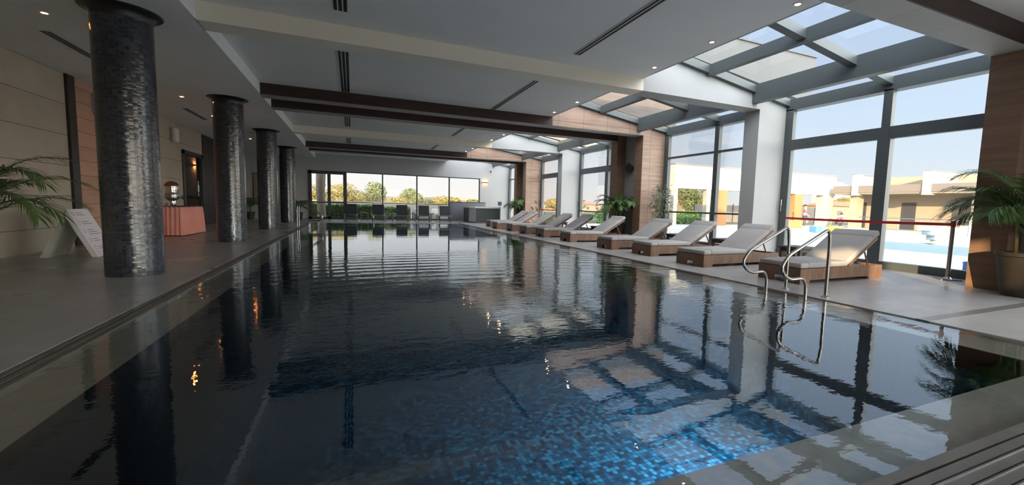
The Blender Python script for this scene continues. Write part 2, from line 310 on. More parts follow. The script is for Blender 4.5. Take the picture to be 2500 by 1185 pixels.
M['winddark'] = pm('window_dark', (0.05, 0.05, 0.06), 0.3)
M['brass'] = pm('copper_dome', (0.30, 0.17, 0.10), 0.3, 0.9)
M['clear'] = glass('table_glass', (0.85, 0.85, 0.85), 1.0)
M['warm'] = emis('warm_lamp', (1.0, 0.62, 0.25), 18.0)
M['warmsoft'] = emis('warm_sconce', (1.0, 0.50, 0.18), 3.0)
M['coolspot'] = emis('spot_lens', (1.0, 0.86, 0.66), 9.0)
M['skin'] = pm('skin', (0.45, 0.27, 0.19), 0.6)
M['shirt_red'] = pm('red_shirt', (0.62, 0.06, 0.06), 0.8)
M['shirt_pink'] = pm('magenta_shirt', (0.45, 0.07, 0.14), 0.8)
M['trouser'] = pm('dark_trousers', (0.05, 0.05, 0.06), 0.8)
M['hair'] = pm('dark_hair', (0.02, 0.017, 0.015), 0.7)
M['terracotta'] = pm('terracotta', (0.62, 0.40, 0.28), 0.8)
M['greystone'] = pm('terrace_stone', (0.45, 0.45, 0.44), 0.8, noise=0.08)

# ---------------------------------------------------------------- mesh helpers
class MB:
    def __init__(s): s.v = []; s.f = []; s.sm = []
    def add(s, vs, fs, smooth=False):
        o = len(s.v); s.v += [tuple(v) for v in vs]
        for f in fs: s.f.append(tuple(i + o for i in f)); s.sm.append(smooth)
        return s
    def box(s, x0, x1, y0, y1, z0, z1, M4=None):
        vs = [Vector((x, y, z)) for z in (z0, z1) for x, y in ((x0, y0), (x1, y0), (x1, y1), (x0, y1))]
        if M4: vs = [M4 @ v for v in vs]
        return s.add(vs, [(0, 3, 2, 1), (4, 5, 6, 7), (0, 1, 5, 4), (1, 2, 6, 5), (2, 3, 7, 6), (3, 0, 4, 7)])
    def rbox(s, x0, x1, y0, y1, z0, z1, r=0.02, seg=2, M4=None):
        b = bmesh.new(); bmesh.ops.create_cube(b, size=1.0)
        for v in b.verts: v.co = Vector(((x0 + x1) / 2 + v.co.x * (x1 - x0), (y0 + y1) / 2 + v.co.y * (y1 - y0), (z0 + z1) / 2 + v.co.z * (z1 - z0)))
        bmesh.ops.bevel(b, geom=b.edges[:], offset=r, segments=seg, profile=0.5, affect='EDGES')
        b.verts.index_update()
        vs = [(M4 @ v.co if M4 else v.co.copy()) for v in b.verts]; fs = [tuple(v.index for v in f.verts) for f in b.faces]; b.free()
        return s.add(vs, fs, True)
    def prism(s, poly, axis, a0, a1, M4=None):
        # poly: list of 2D points; axis 'X': (y,z), 'Y': (x,z), 'Z': (x,y)
        def mk(p, a):
            if axis == 'X': return Vector((a, p[0], p[1]))
            if axis == 'Y': return Vector((p[0], a, p[1]))
            return Vector((p[0], p[1], a))
        n = len(poly); vs = [mk(p, a0) for p in poly] + [mk(p, a1) for p in poly]
        if M4: vs = [M4 @ v for v in vs]
        fs = [tuple(range(n)), tuple(range(2 * n - 1, n - 1, -1))] + [(i, (i + 1) % n, n + (i + 1) % n, n + i) for i in range(n)]
        b = bmesh.new(); bv = [b.verts.new(v) for v in vs]
        for f in fs: b.faces.new([bv[i] for i in f])
        bmesh.ops.recalc_face_normals(b, faces=b.faces[:]); b.verts.index_update()
        bmesh.ops.triangulate(b, faces=[f for f in b.faces if len(f.verts) > 4])
        b.verts.index_update()
        o = [v.co.copy() for v in b.verts]; ff = [tuple(v.index for v in f.verts) for f in b.faces]; b.free()
        return s.add(o, ff)
    def tube(s, pts, r, n=10, cap=True):
        pts = [Vector(p) for p in pts]; rs = r if isinstance(r, (list, tuple)) else [r] * len(pts)
        vs = []; up = None
        for i, p in enumerate(pts):
            d = (pts[min(i + 1, len(pts) - 1)] - pts[max(i - 1, 0)]).normalized()
            if up is None:
                up = Vector((0, 0, 1)) if abs(d.z) < 0.9 else Vector((1, 0, 0))
            a = d.cross(up).normalized(); up = a.cross(d).normalized()
            for k in range(n):
                t = 2 * math.pi * k / n; vs.append(p + (a * math.cos(t) + up * math.sin(t)) * rs[i])
        fs = [(i * n + k, i * n + (k + 1) % n, (i + 1) * n + (k + 1) % n, (i + 1) * n + k) for i in range(len(pts) - 1) for k in range(n)]
        if cap: fs += [tuple(range(n - 1, -1, -1)), tuple(range((len(pts) - 1) * n, len(pts) * n))]
        return s.add(vs, fs, True)
    def lathe(s, prof, c=(0, 0, 0), n=32, smooth=True, caps=True):
        vs = [(c[0] + r * math.cos(2 * math.pi * k / n), c[1] + r * math.sin(2 * math.pi * k / n), c[2] + z) for r, z in prof for k in range(n)]
        fs = [(i * n + k, i * n + (k + 1) % n, (i + 1) * n + (k + 1) % n, (i + 1) * n + k) for i in range(len(prof) - 1) for k in range(n)]
        if caps and prof[0][0] > 1e-4: fs.append(tuple(range(n - 1, -1, -1)))
        if caps and prof[-1][0] > 1e-4: fs.append(tuple(range((len(prof) - 1) * n, len(prof) * n)))
        return s.add(vs, fs, smooth)
    def quad(s, a, b, c, d): return s.add([a, b, c, d], [(0, 1, 2, 3)])
    def build(s, name, mat, parent=None, flat=False):
        me = bpy.data.meshes.new(name); me.from_pydata(s.v, [], s.f); me.update()
        me.polygons.foreach_set('use_smooth', [False if flat else q for q in s.sm])
        if isinstance(mat, (list, tuple)):
            for q in mat: me.materials.append(q)
        else: me.materials.append(mat)
        o = bpy.data.objects.new(name, me); COL.objects.link(o)
        if parent: o.parent = parent
        if any(s.sm) and not flat:
            try:
                me.set_sharp_from_angle(angle=R(40))
            except Exception: pass
        return o
def tag(o, label=None, cat=None, group=None, kind=None):
    if label: o['label'] = label
    if cat: o['category'] = cat
    if group: o['group'] = group
    if kind: o['kind'] = kind
    return o
def empty(name, loc=(0, 0, 0), rz=0.0):
    o = bpy.data.objects.new(name, None); COL.objects.link(o); o.location = loc; o.rotation_euler = (0, 0, rz); o.empty_display_size = 0.2
    return o
def struct(name, mb, mat, label=None, parent=None):
    o = mb.build(name, mat, parent)
    if not parent: o['kind'] = 'structure'
    if label: o['label'] = label
    return o
def copy_tree(o, parent=None):
    c = o.copy(); COL.objects.link(c)
    if parent: c.parent = parent
    for ch in list(o.children): copy_tree(ch, c)
    return c
def boxmesh(*a): return MB().box(*a)

# ================================================================ THE SETTING
XW, XF, XS, XG = -5.37, -1.965, 5.555, 9.87
ZL, ZH = 3.53, 3.79
YN, YF = -3.5, 27.84
GZ0 = -.12
PX0, PX1, PY0, PY1 = -1.93, 5.52, 0.95, 23.9     # outer edge of the water
IX0, IX1, IY0, IY1 = -1.45, 4.97, 1.35, 23.4     # inner edge of the submerged ledge

f = MB()
f.box(XW - 3.2, PX0 - 0.06, YN, YF + .3, -0.25, 0); f.box(PX1, 10.15, YN, YF + .3, -0.25, 0)
f.box(PX0 - 0.06, PX1, YN, PY0 - 0.22, -0.25, 0); f.box(PX0 - 0.06, PX1, PY1, YF + .3, -0.25, 0)
struct('floor', f, M['stone'], 'grey stone tiled floor around the indoor pool')
# overflow drain: grooves with stone strips between, on the left and near edges
g = MB()
for k in range(3):
    a = PX0 - 0.005 + 0.058 * k
    g.box(a - 0.055 + 0.016, a, PY0 - 0.2, PY1, -0.2, -0.002 - 0.002 * k)
struct('trim_1', g, M['drainstone'], 'stone strips of the overflow drain along the left pool edge')
g = MB()
for k in range(4):
    a = PY0 - 0.22 + 0.062 * k
    g.box(PX0, PX1, a + 0.016, a + 0.062, -0.2, -0.002)
struct('trim_2', g, M['drainstone'], 'stone strips of the overflow drain along the near pool edge')
g = MB(); g.box(PX0 - 0.06, IX0, PY0 - 0.22, PY1, -0.24, -0.05); g.box(IX1, PX1, PY0, PY1, -0.24, -0.045)
g.box(IX0, IX1, PY0 - 0.22, IY0, -0.24, -0.05); g.box(IX0, IX1, IY1, PY1, -0.24, -0.05)
struct('trim_3', g, M['ledge'], 'submerged stone ledge just below the water surface')
# metal edge lines of the near drain
g = MB()
for k in range(3): g.box(-1.93, 5.5, PY0 - 0.225 + 0.062 * k + 0.005, PY0 - 0.225 + 0.062 * k + 0.012, -0.02, 0.002)
struct('trim_4', g, M['steel'], 'thin steel edge strips of the near drain')
# pool basin with steps in the near right corner
b = MB(); D = -1.45
b.quad((IX0, IY0, D), (IX1, IY0, D), (IX1, IY1, D), (IX0, IY1, D))
b.quad((IX1, IY0, D), (IX1, IY0, -0.05), (IX1, IY1, -0.05), (IX1, IY1, D))
b.quad((IX0, IY0, D), (IX0, IY0, -0.05), (IX1, IY0, -0.05), (IX1, IY0, D)); b.quad((IX0, IY1, D), (IX1, IY1, D), (IX1, IY1, -0.05), (IX0, IY1, -0.05))
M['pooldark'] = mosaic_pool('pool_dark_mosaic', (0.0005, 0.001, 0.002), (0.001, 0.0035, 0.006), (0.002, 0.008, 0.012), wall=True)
struct('pool_basin', b, M['poolt'], 'deep blue mosaic basin of the indoor pool')
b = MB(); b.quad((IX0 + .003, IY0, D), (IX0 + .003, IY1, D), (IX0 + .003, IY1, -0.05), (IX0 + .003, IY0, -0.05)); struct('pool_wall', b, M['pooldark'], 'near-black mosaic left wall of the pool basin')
g = MB(); g.box(PX1, 9.0, 2.37, 2.49, -.01, .0015); struct('trim_0', g, pm('dark_inlay', (0.17, 0.16, 0.15), 0.3, noise=0.1), 'dark stone inlay strip across the right deck')
# unseen lamp added in the basin's near wall for the blue glow
r = empty('added_pool_lamp', (3.2, IY0, -.55))
k = MB(); k.tube([(0, 0, 0), (0, .03, 0)], .14, 24); k.build('rim', M['steel'], r)
k = MB(); k.tube([(0, .031, 0), (0, .036, 0)], .115, 24); k.build('lens', emis('added_pool_lamp_lens', (.75, .92, 1.0), 6.0), r)
tag(r, 'round underwater lamp added for a blue glow in the pool', 'added pool lamp')
ld = bpy.data.lights.new('added_pool_lamp_light', 'SPOT'); ld.energy = 3600; ld.color = (.55, .85, 1.0); ld.shadow_soft_size = .12; ld.spot_size = R(116); ld.spot_blend = 1.0
lo = bpy.data.objects.new('added_pool_lamp_light', ld); COL.objects.link(lo); lo.parent = r; lo.location = (0, .06, 0); lo.rotation_euler = Vector((-.15, .95, -.85)).to_track_quat('-Z', 'Y').to_euler()
w = MB(); w.quad((PX0 + .01, PY0, -0.012), (PX1, PY0, -0.012), (PX1, PY1, -0.012), (PX0 + .01, PY1, -0.012))
struct('pool_water', w, M['water'], 'dark rippling water of the indoor pool')

# ceiling
c = MB(); c.box(XF, XS, YN, YF, ZH, ZH + 0.2); struct('ceiling', c, M['ceil'], 'main flat ceiling over the pool')
c = MB(); c.box(XW - .2, XF, YN, YF, ZL, ZH + 0.2); o = struct('ceiling', c, M['ceil'], 'lower ceiling over the left walkway'); o.name = 'ceiling_soffit'
c = MB(); c.box(XF, XF + 0.012, YN, YF, ZL, ZH); struct('trim_5', c, M['fascia'], 'white fascia of the lower ceiling')
c = MB(); c.box(XS - 0.02, XS + 0.02, YN, YF, ZH - .001, 4.44); struct('trim_6', c, M['white'], 'upstand beside the skylight')

# portals --------------------------------------------------------
def zr(x): return 4.22 - 0.159 * (x - 6.46)          # underside of the skylight rafters
def gable(y0, y1, xl=XF, colx=8.96):
    poly = [(xl, ZL), (colx, ZL), (colx, 0), (10.12, 0), (10.12, zr(10.12) + 0.22), (XS, zr(XS) + 0.22), (XS, ZH + .05), (xl, ZH + .05)]
    return MB().prism(poly, 'Y', y0, y1)
whites = [(7.46, 7.88), (17.9, 18.3), (-2.95, -2.55)]
tn = 7; PARA = 5.0
for i, (a, b_) in enumerate(whites):
    g = MB(); g.prism([(XS, ZL), (8.96, ZL), (8.96, 0), (10.12, 0), (10.12, zr(10.12) + .22), (XS, zr(XS) + .22)], 'Y', a, b_)
    struct('trim_%d' % tn, g, M['white'], ['white portal wall and pillar behind the two nearest loungers', 'white portal wall and pillar farther down the right side', 'white portal behind the viewer'][i]); tn += 1
    g = MB(); g.box(XF, XS, a, b_, ZL, ZH + .05)
    struct('trim_%d' % tn, g, M['beampaint'], ['pale ceiling beam crossing the pool, nearest', 'pale ceiling beam crossing the pool, farther', 'pale ceiling beam behind the viewer'][i]); tn += 1
for (a, b_) in whites[:2]:
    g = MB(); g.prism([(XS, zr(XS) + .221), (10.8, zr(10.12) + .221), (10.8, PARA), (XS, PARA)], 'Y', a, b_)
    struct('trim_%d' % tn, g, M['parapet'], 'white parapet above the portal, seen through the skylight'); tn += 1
    g = MB(); g.box(XS, 10.84, a - .03, b_ + .03, PARA, PARA + .04); struct('trim_%d' % tn, g, M['coping'], 'dark coping of the parapet'); tn += 1
pairs = [((1.48, 1.9), (3.0, 3.42)), ((11.91, 12.32), (13.40, 13.81)), ((22.40, 22.80), (23.84, 24.25))]
pn = ['beside the near potted palm', 'in the middle of the right side', 'at the far end of the right side']
for i, pr in enumerate(pairs):
    for j, (a, b_) in enumerate(pr):
        # wood faced wall in the skylight zone; brown cladding on the side faces
        cx = 8.975 if i else 8.915
        g = MB(); g.prism([(XS, ZL + .01), (cx, ZL + .01), (cx, 0), (10.12, 0), (10.12, zr(10.12) + .22), (XS, zr(XS) + .22)], 'Y', a + .004, b_ - .004)
        struct('trim_%d' % tn, g, M['wood'] if (j == 0) else M['colwood'], 'timber-look stone portal wall ' + pn[i]); tn += 1
        g = MB(); g.box(cx - .02, cx, a, b_, 0, ZL); struct('trim_%d' % tn, g, M['colwood'], 'dark brown side cladding of the pillar ' + pn[i]); tn += 1
        g = MB(); g.box(XF, XS + .03, a - .015, b_, ZL, ZH + .05)
        struct('trim_%d' % tn, g, M['darkwood'], 'dark red-brown ceiling beam ' + ('before' if j == 0 else 'behind') + ' the wood pillars ' + pn[i]); tn += 1
        if j == 1:
            g = MB(); g.box(XS + .03, 8.975, a - .015, a + .004, ZL, ZH); struct('trim_%d' % tn, g, M['darkwood'], 'dark beam face over the opening ' + pn[i]); tn += 1
        g = MB(); g.box(XF, 8.96, a, b_, ZL - .006, ZL - .0005); struct('trim_%d' % tn, g, M['stonesoffit'], 'pale stone underside of the portal ' + pn[i]); tn += 1
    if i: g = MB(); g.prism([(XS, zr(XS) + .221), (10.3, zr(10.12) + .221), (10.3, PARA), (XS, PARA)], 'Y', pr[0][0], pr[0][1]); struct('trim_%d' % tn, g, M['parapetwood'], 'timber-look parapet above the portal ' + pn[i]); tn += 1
    a, b_ = pr[0][1], pr[1][0]
    g = MB(); g.box(9.32, 9.5, a, b_, 0, 4.2); struct('trim_%d' % tn, g, M['recess'], 'grey recessed wall between the wood pillars ' + pn[i]); tn += 1
    g = MB(); g.box(XS, 10.1, a, b_, ZH, ZH + .15); struct('trim_%d' % tn, g, M['ceil'], 'lid between the wood portals ' + pn[i]); tn += 1

# skylights and right glazing -----------------------------------
bays = [(3.42, 7.46, (5.24,), 'door', 'beside the two nearest loungers'), (7.88, 11.91, (9.6,), 'fixed', 'behind the second to fourth loungers'),
        (13.81, 17.9, (15.45,), 'door', 'in the third bay'), (18.3, 22.40, (20.1,), 'door', 'in the fourth bay'), (24.25, YF, (26.0,), 'fixed', 'at the far end'), (-2.55, 1.48, (-.5,), 'fixed', 'beside the viewer')]
wn = 1
def sloped(mb, x0, x1, y0, y1, zlo0, zlo1, hgt):
    # bar along X following the roof slope
    mb.prism([(x0, zlo0), (x1, zlo1), (x1, zlo1 + hgt), (x0, zlo0 + hgt)], 'Y', y0, y1)
for (a, b_, mids, kind, where) in bays:
    g = MB()
    ys = [(a, a + .1), (b_ - .1, b_)] + [(m - .05, m + .11) for m in mids]
    for (p, q) in ys: sloped(g, XS, 10.12, p, q, zr(XS), zr(10.12), .17)
    g.box(7.22, 7.36, a, b_, zr(7.29) - .03, zr(7.29) + .19)          # slim purlin
    g.box(8.68, 8.86, a, b_, 3.64, zr(8.7) + .19)                     # deep purlin
    g.box(XG, 10.12, a, b_, 3.575, zr(9.9) + .17)                     # eave beam
    g.box(XS + .02, XS + .1, a, b_, zr(XS), zr(XS) + .18)
    o = struct('window_%d' % wn, g, M['metal'], 'grey steel skylight frame ' + where); wn += 1
    p = MB(); e = .176
    p.add([(XS, a, zr(XS) + e), (10.12, a, zr(10.12) + e), (10.12, b_, zr(10.12) + e), (XS, b_, zr(XS) + e)], [(0, 1, 2, 3)])
    p.build('pane', M['roofglass'], o)
    g = MB(); x0, x1 = XG, XG + .12
    g.box(x0, x1, a, a + .14, 0, 3.6); g.box(x0, x1, b_ - .2, b_, 0, 3.6)
    for m in mids: g.box(x0, x1, m - .06, m + .10, 0, 3.6)
    if kind == 'door':
        g.box(x0 + .008, x1 - .004, a, b_, 2.62, 2.86); g.box(x0 - .02, x1 - .004, a, b_, 0, .15)
        for m in mids: g.box(x0 - .03, x1 + .002, m - .10, m + .13, 0, 2.619)
    else:
        g.box(x0 + .008, x1 - .004, a, b_, 2.79, 2.85); g.box(x0 + .008, x1 - .004, a, b_, 0, .12); g.box(x0 + .02, x1, a, b_, .98, 1.03)
    o = struct('window_%d' % wn, g, M['metal'], 'tall grey framed glazing ' + where); wn += 1
    p = MB(); p.add([(x0 + .07, a, 0), (x0 + .07, b_, 0), (x0 + .07, b_, 3.62), (x0 + .07, a, 3.62)], [(0, 1, 2, 3)]); p.build('pane', M['glass'], o)
    if kind == 'door':
        h = MB(); yy = b_ - .09
        h.tube([(x0 - .0, yy, 1.42), (x0 - .06, yy, 1.40), (x0 - .06, yy, 1.12), (x0, yy, 1.10)], .011, 8)
        h.build('door_handle', M['chrome'], o)

# far wall with the wide window ---------------------------------
w = MB(); WX0, WX1, WZ = -2.33, 7.84, 2.80
w.box(XW - .2, WX0, YF, YF + .3, 0, ZL + .5); w.box(WX1, 10.15, YF, YF + .3, 0, 4.6); w.box(WX0, WX1, YF, YF + .3, WZ, 4.6)
struct('wall_far', w, M['white'], 'plain wall at the far end of the pool')
g = MB(); y0, y1 = YF - .02, YF + .1
g.box(WX0, WX1, y0, y1, WZ - .05, WZ); g.box(WX0, WX1, y0, y1, 0, .07); g.box(WX1 - .06, WX1, y0, y1, 0, WZ)
for x in (1.70, 3.745, 5.79): g.box(x - .035, x + .035, y0, y1, 0, WZ)
g.box(-.5, -.31, y0 - .03, y1, 0, WZ)
o = struct('window_%d' % wn, g, M['metaldark'], 'wide dark framed window in the far wall'); wn += 1
p = MB(); p.add([(WX0, YF + .04, 0), (WX1, YF + .04, 0), (WX1, YF + .04, WZ), (WX0, YF + .04, WZ)], [(0, 1, 2, 3)]); p.build('pane', M['glass'], o)
g = MB()
g.box(WX0, WX0 + .17, y0 - .03, y1, 0, WZ); g.box(WX0, -.5, y0 - .03, y1, 2.62, WZ); g.box(WX0, -.5, y0 - .03, y1, 0, .12)
g.box(-1.34, -1.17, y0 - .03, y1, 0, 2.62); g.box(WX0 + .17, -.5, y0, y1, .93, 1.0)
struct('door_1', g, M['metaldark'], 'dark double glass door in the far wall')

# left wall -------------------------------------------------------
w = MB(); w.box(XW - .2, XW, YN, 12.0, 0, ZL); struct('wall_left', w, M['concrete'], 'beige concrete panel wall behind the near palm')
w = MB(); w.box(XW - .2, XW + .05, 11.98, 12.24, 0, ZL); struct('trim_%d' % tn, w, M['pilaster'], 'black pilaster on the left wall'); tn += 1
w = MB(); w.box(XW - .2, XW, 12.24, 15.2, 0, ZL); struct('trim_%d' % tn, w, M['brownwall'], 'brown wall panels left of the nearest column'); tn += 1
w = MB(); w.box(XW - .2, XW, 15.2, 18.42, 0, ZL); w.box(XW - .2, XW, 18.42, 20.6, 2.68, ZL); struct('trim_%d' % tn, w, M['concrete'], 'beige wall panels behind the skirted table'); tn += 1
w = MB(); w.box(XW - .2, XW + .02, 20.58, YF, 0, ZL); struct('trim_%d' % tn, w, M['dbrown'], 'dark brown panelled wall beside the glass door'); tn += 1
# door with lobby
g = MB(); g.box(XW - .12, XW + .03, 18.38, 18.6, 0, 2.70); g.box(XW - .12, XW + .03, 20.42, 20.6, 0, 2.70); g.box(XW - .12, XW + .03, 18.38, 20.6, 2.58, 2.72)
o = struct('door_2', g, M['metaldark'], 'dark framed glass door in the left wall')
p = MB(); p.add([(XW - .05, 18.6, 0), (XW - .05, 20.42, 0), (XW - .05, 20.42, 2.6), (XW - .05, 18.6, 2.6)], [(0, 1, 2, 3)]); p.build('pane', M['doorglass'], o)
g = MB(); g.box(-6.7, -6.5, 17.5, 26.0, -.0, 3.2); g.box(-6.5, XW - .2, 17.5, 17.7, 0, 3.2); g.box(-6.5, XW - .2, 25.8, 26, 0, 3.2); g.box(-6.7, XW - .2, 17.5, 26, 3.2, 3.3)
struct('wall_lobby', g, M['lobby'], 'brown lobby wall seen through the left door')

# near end wall: wide window behind the camera, like the far one
w = MB(); NX0, NX1, NZ = -0.4, 9.6, 2.80
w.box(XW - .2, NX0, YN - .3, YN, 0, 4.7); w.box(NX1, 10.15, YN - .3, YN, 0, 4.7); w.box(NX0, NX1, YN - .3, YN, NZ, 4.7)
struct('wall_near', w, M['white'], 'end wall behind the viewer')
g = MB(); g.box(NX0, NX1, YN - .1, YN, NZ - .05, NZ); g.box(NX0, NX1, YN - .1, YN, 0, .07)
for x in (-.37, 4.0, 6.8, 9.57): g.box(x - .035, x + .035, YN - .1, YN, 0, NZ)
o = struct('window_%d' % wn, g, M['metaldark'], 'wide window behind the viewer'); wn += 1
p = MB(); p.add([(NX0, YN - .05, 0), (NX1, YN - .05, 0), (NX1, YN - .05, NZ), (NX0, YN - .05, NZ)], [(0, 1, 2, 3)]); p.build('pane', M['glass'], o)
# unseen wall added to block the low sun, gaps shape the patches
w = MB()
for (x0, x1, z0, z1) in ((-28, -9.6, GZ0, 5.5), (-8.85, -8.5, GZ0, 5.5), (-8.0, -7.35, GZ0, 5.5), (-6.6, 2.5, GZ0, 5.5), (-9.6, -8.85, GZ0, 4.62), (-9.6, -8.85, 4.92, 5.5), (-8.5, -8.0, GZ0, 4.3), (-8.5, -8.0, 4.8, 5.5), (-7.35, -6.6, GZ0, 4.1), (-7.35, -6.6, 4.85, 5.5)):
    w.box(x0, x1, -14.1, -14, z0, z1)
struct('wall_sun_blocker', w, M['cream'], 'added sun-blocking wall behind the viewer')
w = MB(); w.box(XS, 10.12, YN, -2.95, 3.6, 3.8); struct('ceiling_near', w, M['ceil'])

w = MB(); w.box(-5.6, 3.8, -3.8, 1.3, 4.75, 7.0); struct('wall_roof_blocker', w, M['white'], 'added block above the near end, shading the skylights')  # unseen box added over the roof to limit sun through the skylights

# ================================================================ THINGS INSIDE
# columns
cols = []
yc = [7.63, 12.89, 18.02, 23.17]
cl = ['nearest thick round column of black glossy mosaic with flared top', 'second black mosaic column, beside the skirted table', 'third black mosaic column from the viewer', 'farthest black mosaic column, nearest the far door']
root = empty('mosaic_column', (-2.80, yc[0], 0))
MB().lathe([(.315, 0), (.315, 3.42)], n=64).build('shaft', M['mosaic'], root)
MB().lathe([(.315, 3.40), (.325, 3.46), (.36, 3.50), (.42, 3.515), (.43, 3.529)], n=64).build('collar', M['black'], root)
for i, y in enumerate(yc):
    o = root if i == 0 else copy_tree(root); o.location = (-2.80, y, 0); tag(o, cl[i], 'column', 'mosaic columns along the left pool edge')

# ceiling slot diffusers
def slot(x, y0, y1, z, n, label, dark=False):
    r = empty('ceiling_vent', (x, y0, z))
    L = y1 - y0; bk = MB(); w_ = .032 * n
    bk.box(-w_, w_, 0, L, -.003, -.0005); bk.build('backing', M['slot'], r)
    s = MB()
    for k in range(n + 1):
        xx = -w_ + 2 * w_ * k / n; s.box(xx - .008, xx + .008, 0, L, -.008, -.003)
    s.build('frame', M['recess'] if dark else M['whitepl'], r)
    tag(r, label, 'vent', 'slot diffusers in the ceiling'); return r
for x, side in ((-.13, 'left'), (3.68, 'right')):
    for (a, b_, wh) in ((3.8, 6.92, 'before the nearest pale beam'), (8.72, 11.85, 'between the pale beam and the first dark beam'), (14.9, 17.25, 'beyond the pair of dark beams'), (20.2, 22.1, 'before the farthest dark beams')):
        slot(x, a, b_, ZH, 2 if x > 0 else 3, '%s-hand slot diffuser in the main ceiling %s' % (side, wh))
slot(-4.23, 9.06, 12.4, ZL, 2, 'dark slot diffuser in the low ceiling left of the nearest column', True)
slot(-4.23, 14.9, 16.75, ZL, 2, 'dark slot diffuser in the low ceiling left of the second column', True)

# downlights
def downlight(x, y, z, label, warm):
    r = empty('downlight', (x, y, z))
    q = MB(); q.lathe([(.035, -.001), (.06, -.001), (.06, -.008), (.037, -.006)], n=24, caps=False); q.build('rim', M['whitepl'], r)
    e = MB(); e.lathe([(.0001, -.004), (.03, -.004)], n=24); e.build('lens', M['warm'] if warm else M['coolspot'], r)
    tag(r, label, 'ceiling light', 'recessed spotlights'); return r
for (x, y, t_) in ((5.33, 3.98, 'at the ceiling edge beside the near skylight, nearest of all'), (5.33, 5.42, 'second from the near end, at the ceiling edge beside the skylight'), (5.33, 6.84, 'just before the nearest pale beam'),
                   (5.36, 9.95, 'at the ceiling edge beside the second skylight'), (5.36, 11.32, 'just before the first dark beam on the right'), (5.38, 15.84, 'at the ceiling edge beside the third skylight'),
                   (5.38, 17.39, 'just before the farther pale beam'), (5.40, 20.56, 'at the ceiling edge beside the fourth skylight'), (5.40, 21.91, 'just before the farthest dark beams')):
    downlight(x, y, ZH, 'recessed spotlight ' + t_, False)
for (x, y, t_) in ((-3.81, 8.17, 'left of the nearest column'), (-3.81, 13.23, 'before the second column'), (-3.82, 15.81, 'left of the second column'), (-3.83, 20.96, 'between second and third columns')):
    downlight(x, y, ZL, 'warm spotlight in the low ceiling ' + t_, True)

# wall speakers
def wspeaker(y, z, label):
    r = empty('wall_speaker', (XW, y, z))
    b_ = MB(); b_.prism([(-.14, -.2), (-.06, -.26), (.06, -.26), (.14, -.2), (.14, .2), (-.14, .2)], 'X', 0.0, .05)
    b_.build('bracket_plate', M['greypl'], r)
    k = MB(); k.rbox(.03, .19, -.125, .125, -.25, .2, .055, 3); k.build('cabinet', M['whitepl'], r)
    tag(r, label, 'speaker', 'white loudspeakers on the left wall')
wspeaker(13.1, 3.15, 'white wall speaker on the brown wall left of the nearest column')
wspeaker(17.55, 3.10, 'white wall speaker on the dark wall between the first two columns')
r = empty('round_speaker', (9.31, 12.96, 2.53))
k = MB(); k.tube([(0.01, 0, 0), (-.16, 0, -.0)], [.1, .19], 24); k.build('shell', M['charcoal'], r)
k = MB(); k.tube([(-.158, 0, 0), (-.175, 0, 0)], [.165, .16], 24); k.build('grille', M['slot'], r)
tag(r, 'round dark loudspeaker on the grey recess between wood pillars', 'speaker')
r = empty('security_camera', (8.55, YF, 3.30)); k = MB(); k.tube([(0, 0, .04), (0, -.1, .02)], .02, 8); k.build('bracket', M['greypl'], r)
k = MB(); k.lathe([(.0001, -.07), (.05, -.05), (.06, 0), (.055, .03)], (0, -.12, 0), 16); k.build('dome', M['charcoal'], r)
tag(r, 'small dark dome camera high on the far white wall', 'camera')

# sconces
def sconce(x, y, z, axis, label, st=1):
    r = empty('wall_sconce', (x, y, z), 0 if axis == 'Y' else R(90))
    k = MB(); k.rbox(-.2, .2, -.1, -.0, -.035, .035, .01, 1); k.build('body', M['brass'], r)
    e = MB(); e.box(-.18, .18, -.085, -.02, .036, .040); e.box(-.18, .18, -.085, -.02, -.040, -.036); e.build('lamp', M['warmsoft'], r)
    tag(r, label, 'wall lamp')
    for s_, rot in ((.07, (math.pi, 0, 0)), (-.07, (0, 0, 0))):
        ld = bpy.data.lights.new('sconce_glow', 'AREA'); ld.shape = 'RECTANGLE'; ld.size = .34; ld.size_y = .06; ld.energy = 0.7 * st; ld.color = (1.0, .5, .22)
        lo = bpy.data.objects.new('sconce_glow', ld); COL.objects.link(lo); lo.parent = r; lo.location = (0, -.06, s_ * .7); lo.rotation_euler = rot
sconce(8.19, YF, 2.55, 'Y', 'lit copper wall lamp on the far white wall', .8)
sconce(-6.5, 23.8, 2.50, 'X', 'lit wall lamp glowing behind the left glass door', 3.0)

# A-frame sign
r = empty('a_frame_sign', (-4.50, 10.17, 0))
def panel_pts(w, x0, z0, x1, z1, t):
    d = Vector((x1 - x0, 0, z1 - z0)).normalized(); n_ = Vector((-d.z, 0, d.x)) * t
    a, b2 = Vector((x0, 0, z0)), Vector((x1, 0, z1))
    return [(p.x, p.z) for p in (a, b2, b2 + n_, a + n_)]
T0, T1 = (.0, .83), (.38, .0)
fp = MB(); fp.prism([(T0[0], T0[1]), (T1[0], T1[1]), (T1[0] - .08, 0), (T0[0] - .035, T0[1] - .09)], 'Y', -.32, .32); fp.build('front_board', M['board'], r)
bp_ = MB(); bp_.prism([(-.004, .82), (-.37, 0), (-.29, 0), (-.04, .62)], 'Y', -.32, .32); bp_.build('back_board', M['boardback'], r)
d = Vector((T1[0] - T0[0], 0, T1[1] - T0[1])); L = d.length; d.normalize(); nn = Vector((-d.z, 0, d.x)) if d.x * 0 + (-d.z) > 0 else Vector((d.z, 0, -d.x))
def onboard(mb, u0, u1, v0, v1):
    P_ = lambda u, v: Vector((T0[0], 0, T0[1])) + d * u + Vector((0, v, 0)) + nn * .002
    mb.add([P_(u0, v0), P_(u0, v1), P_(u1, v1), P_(u1, v0)], [(0, 1, 2, 3)])
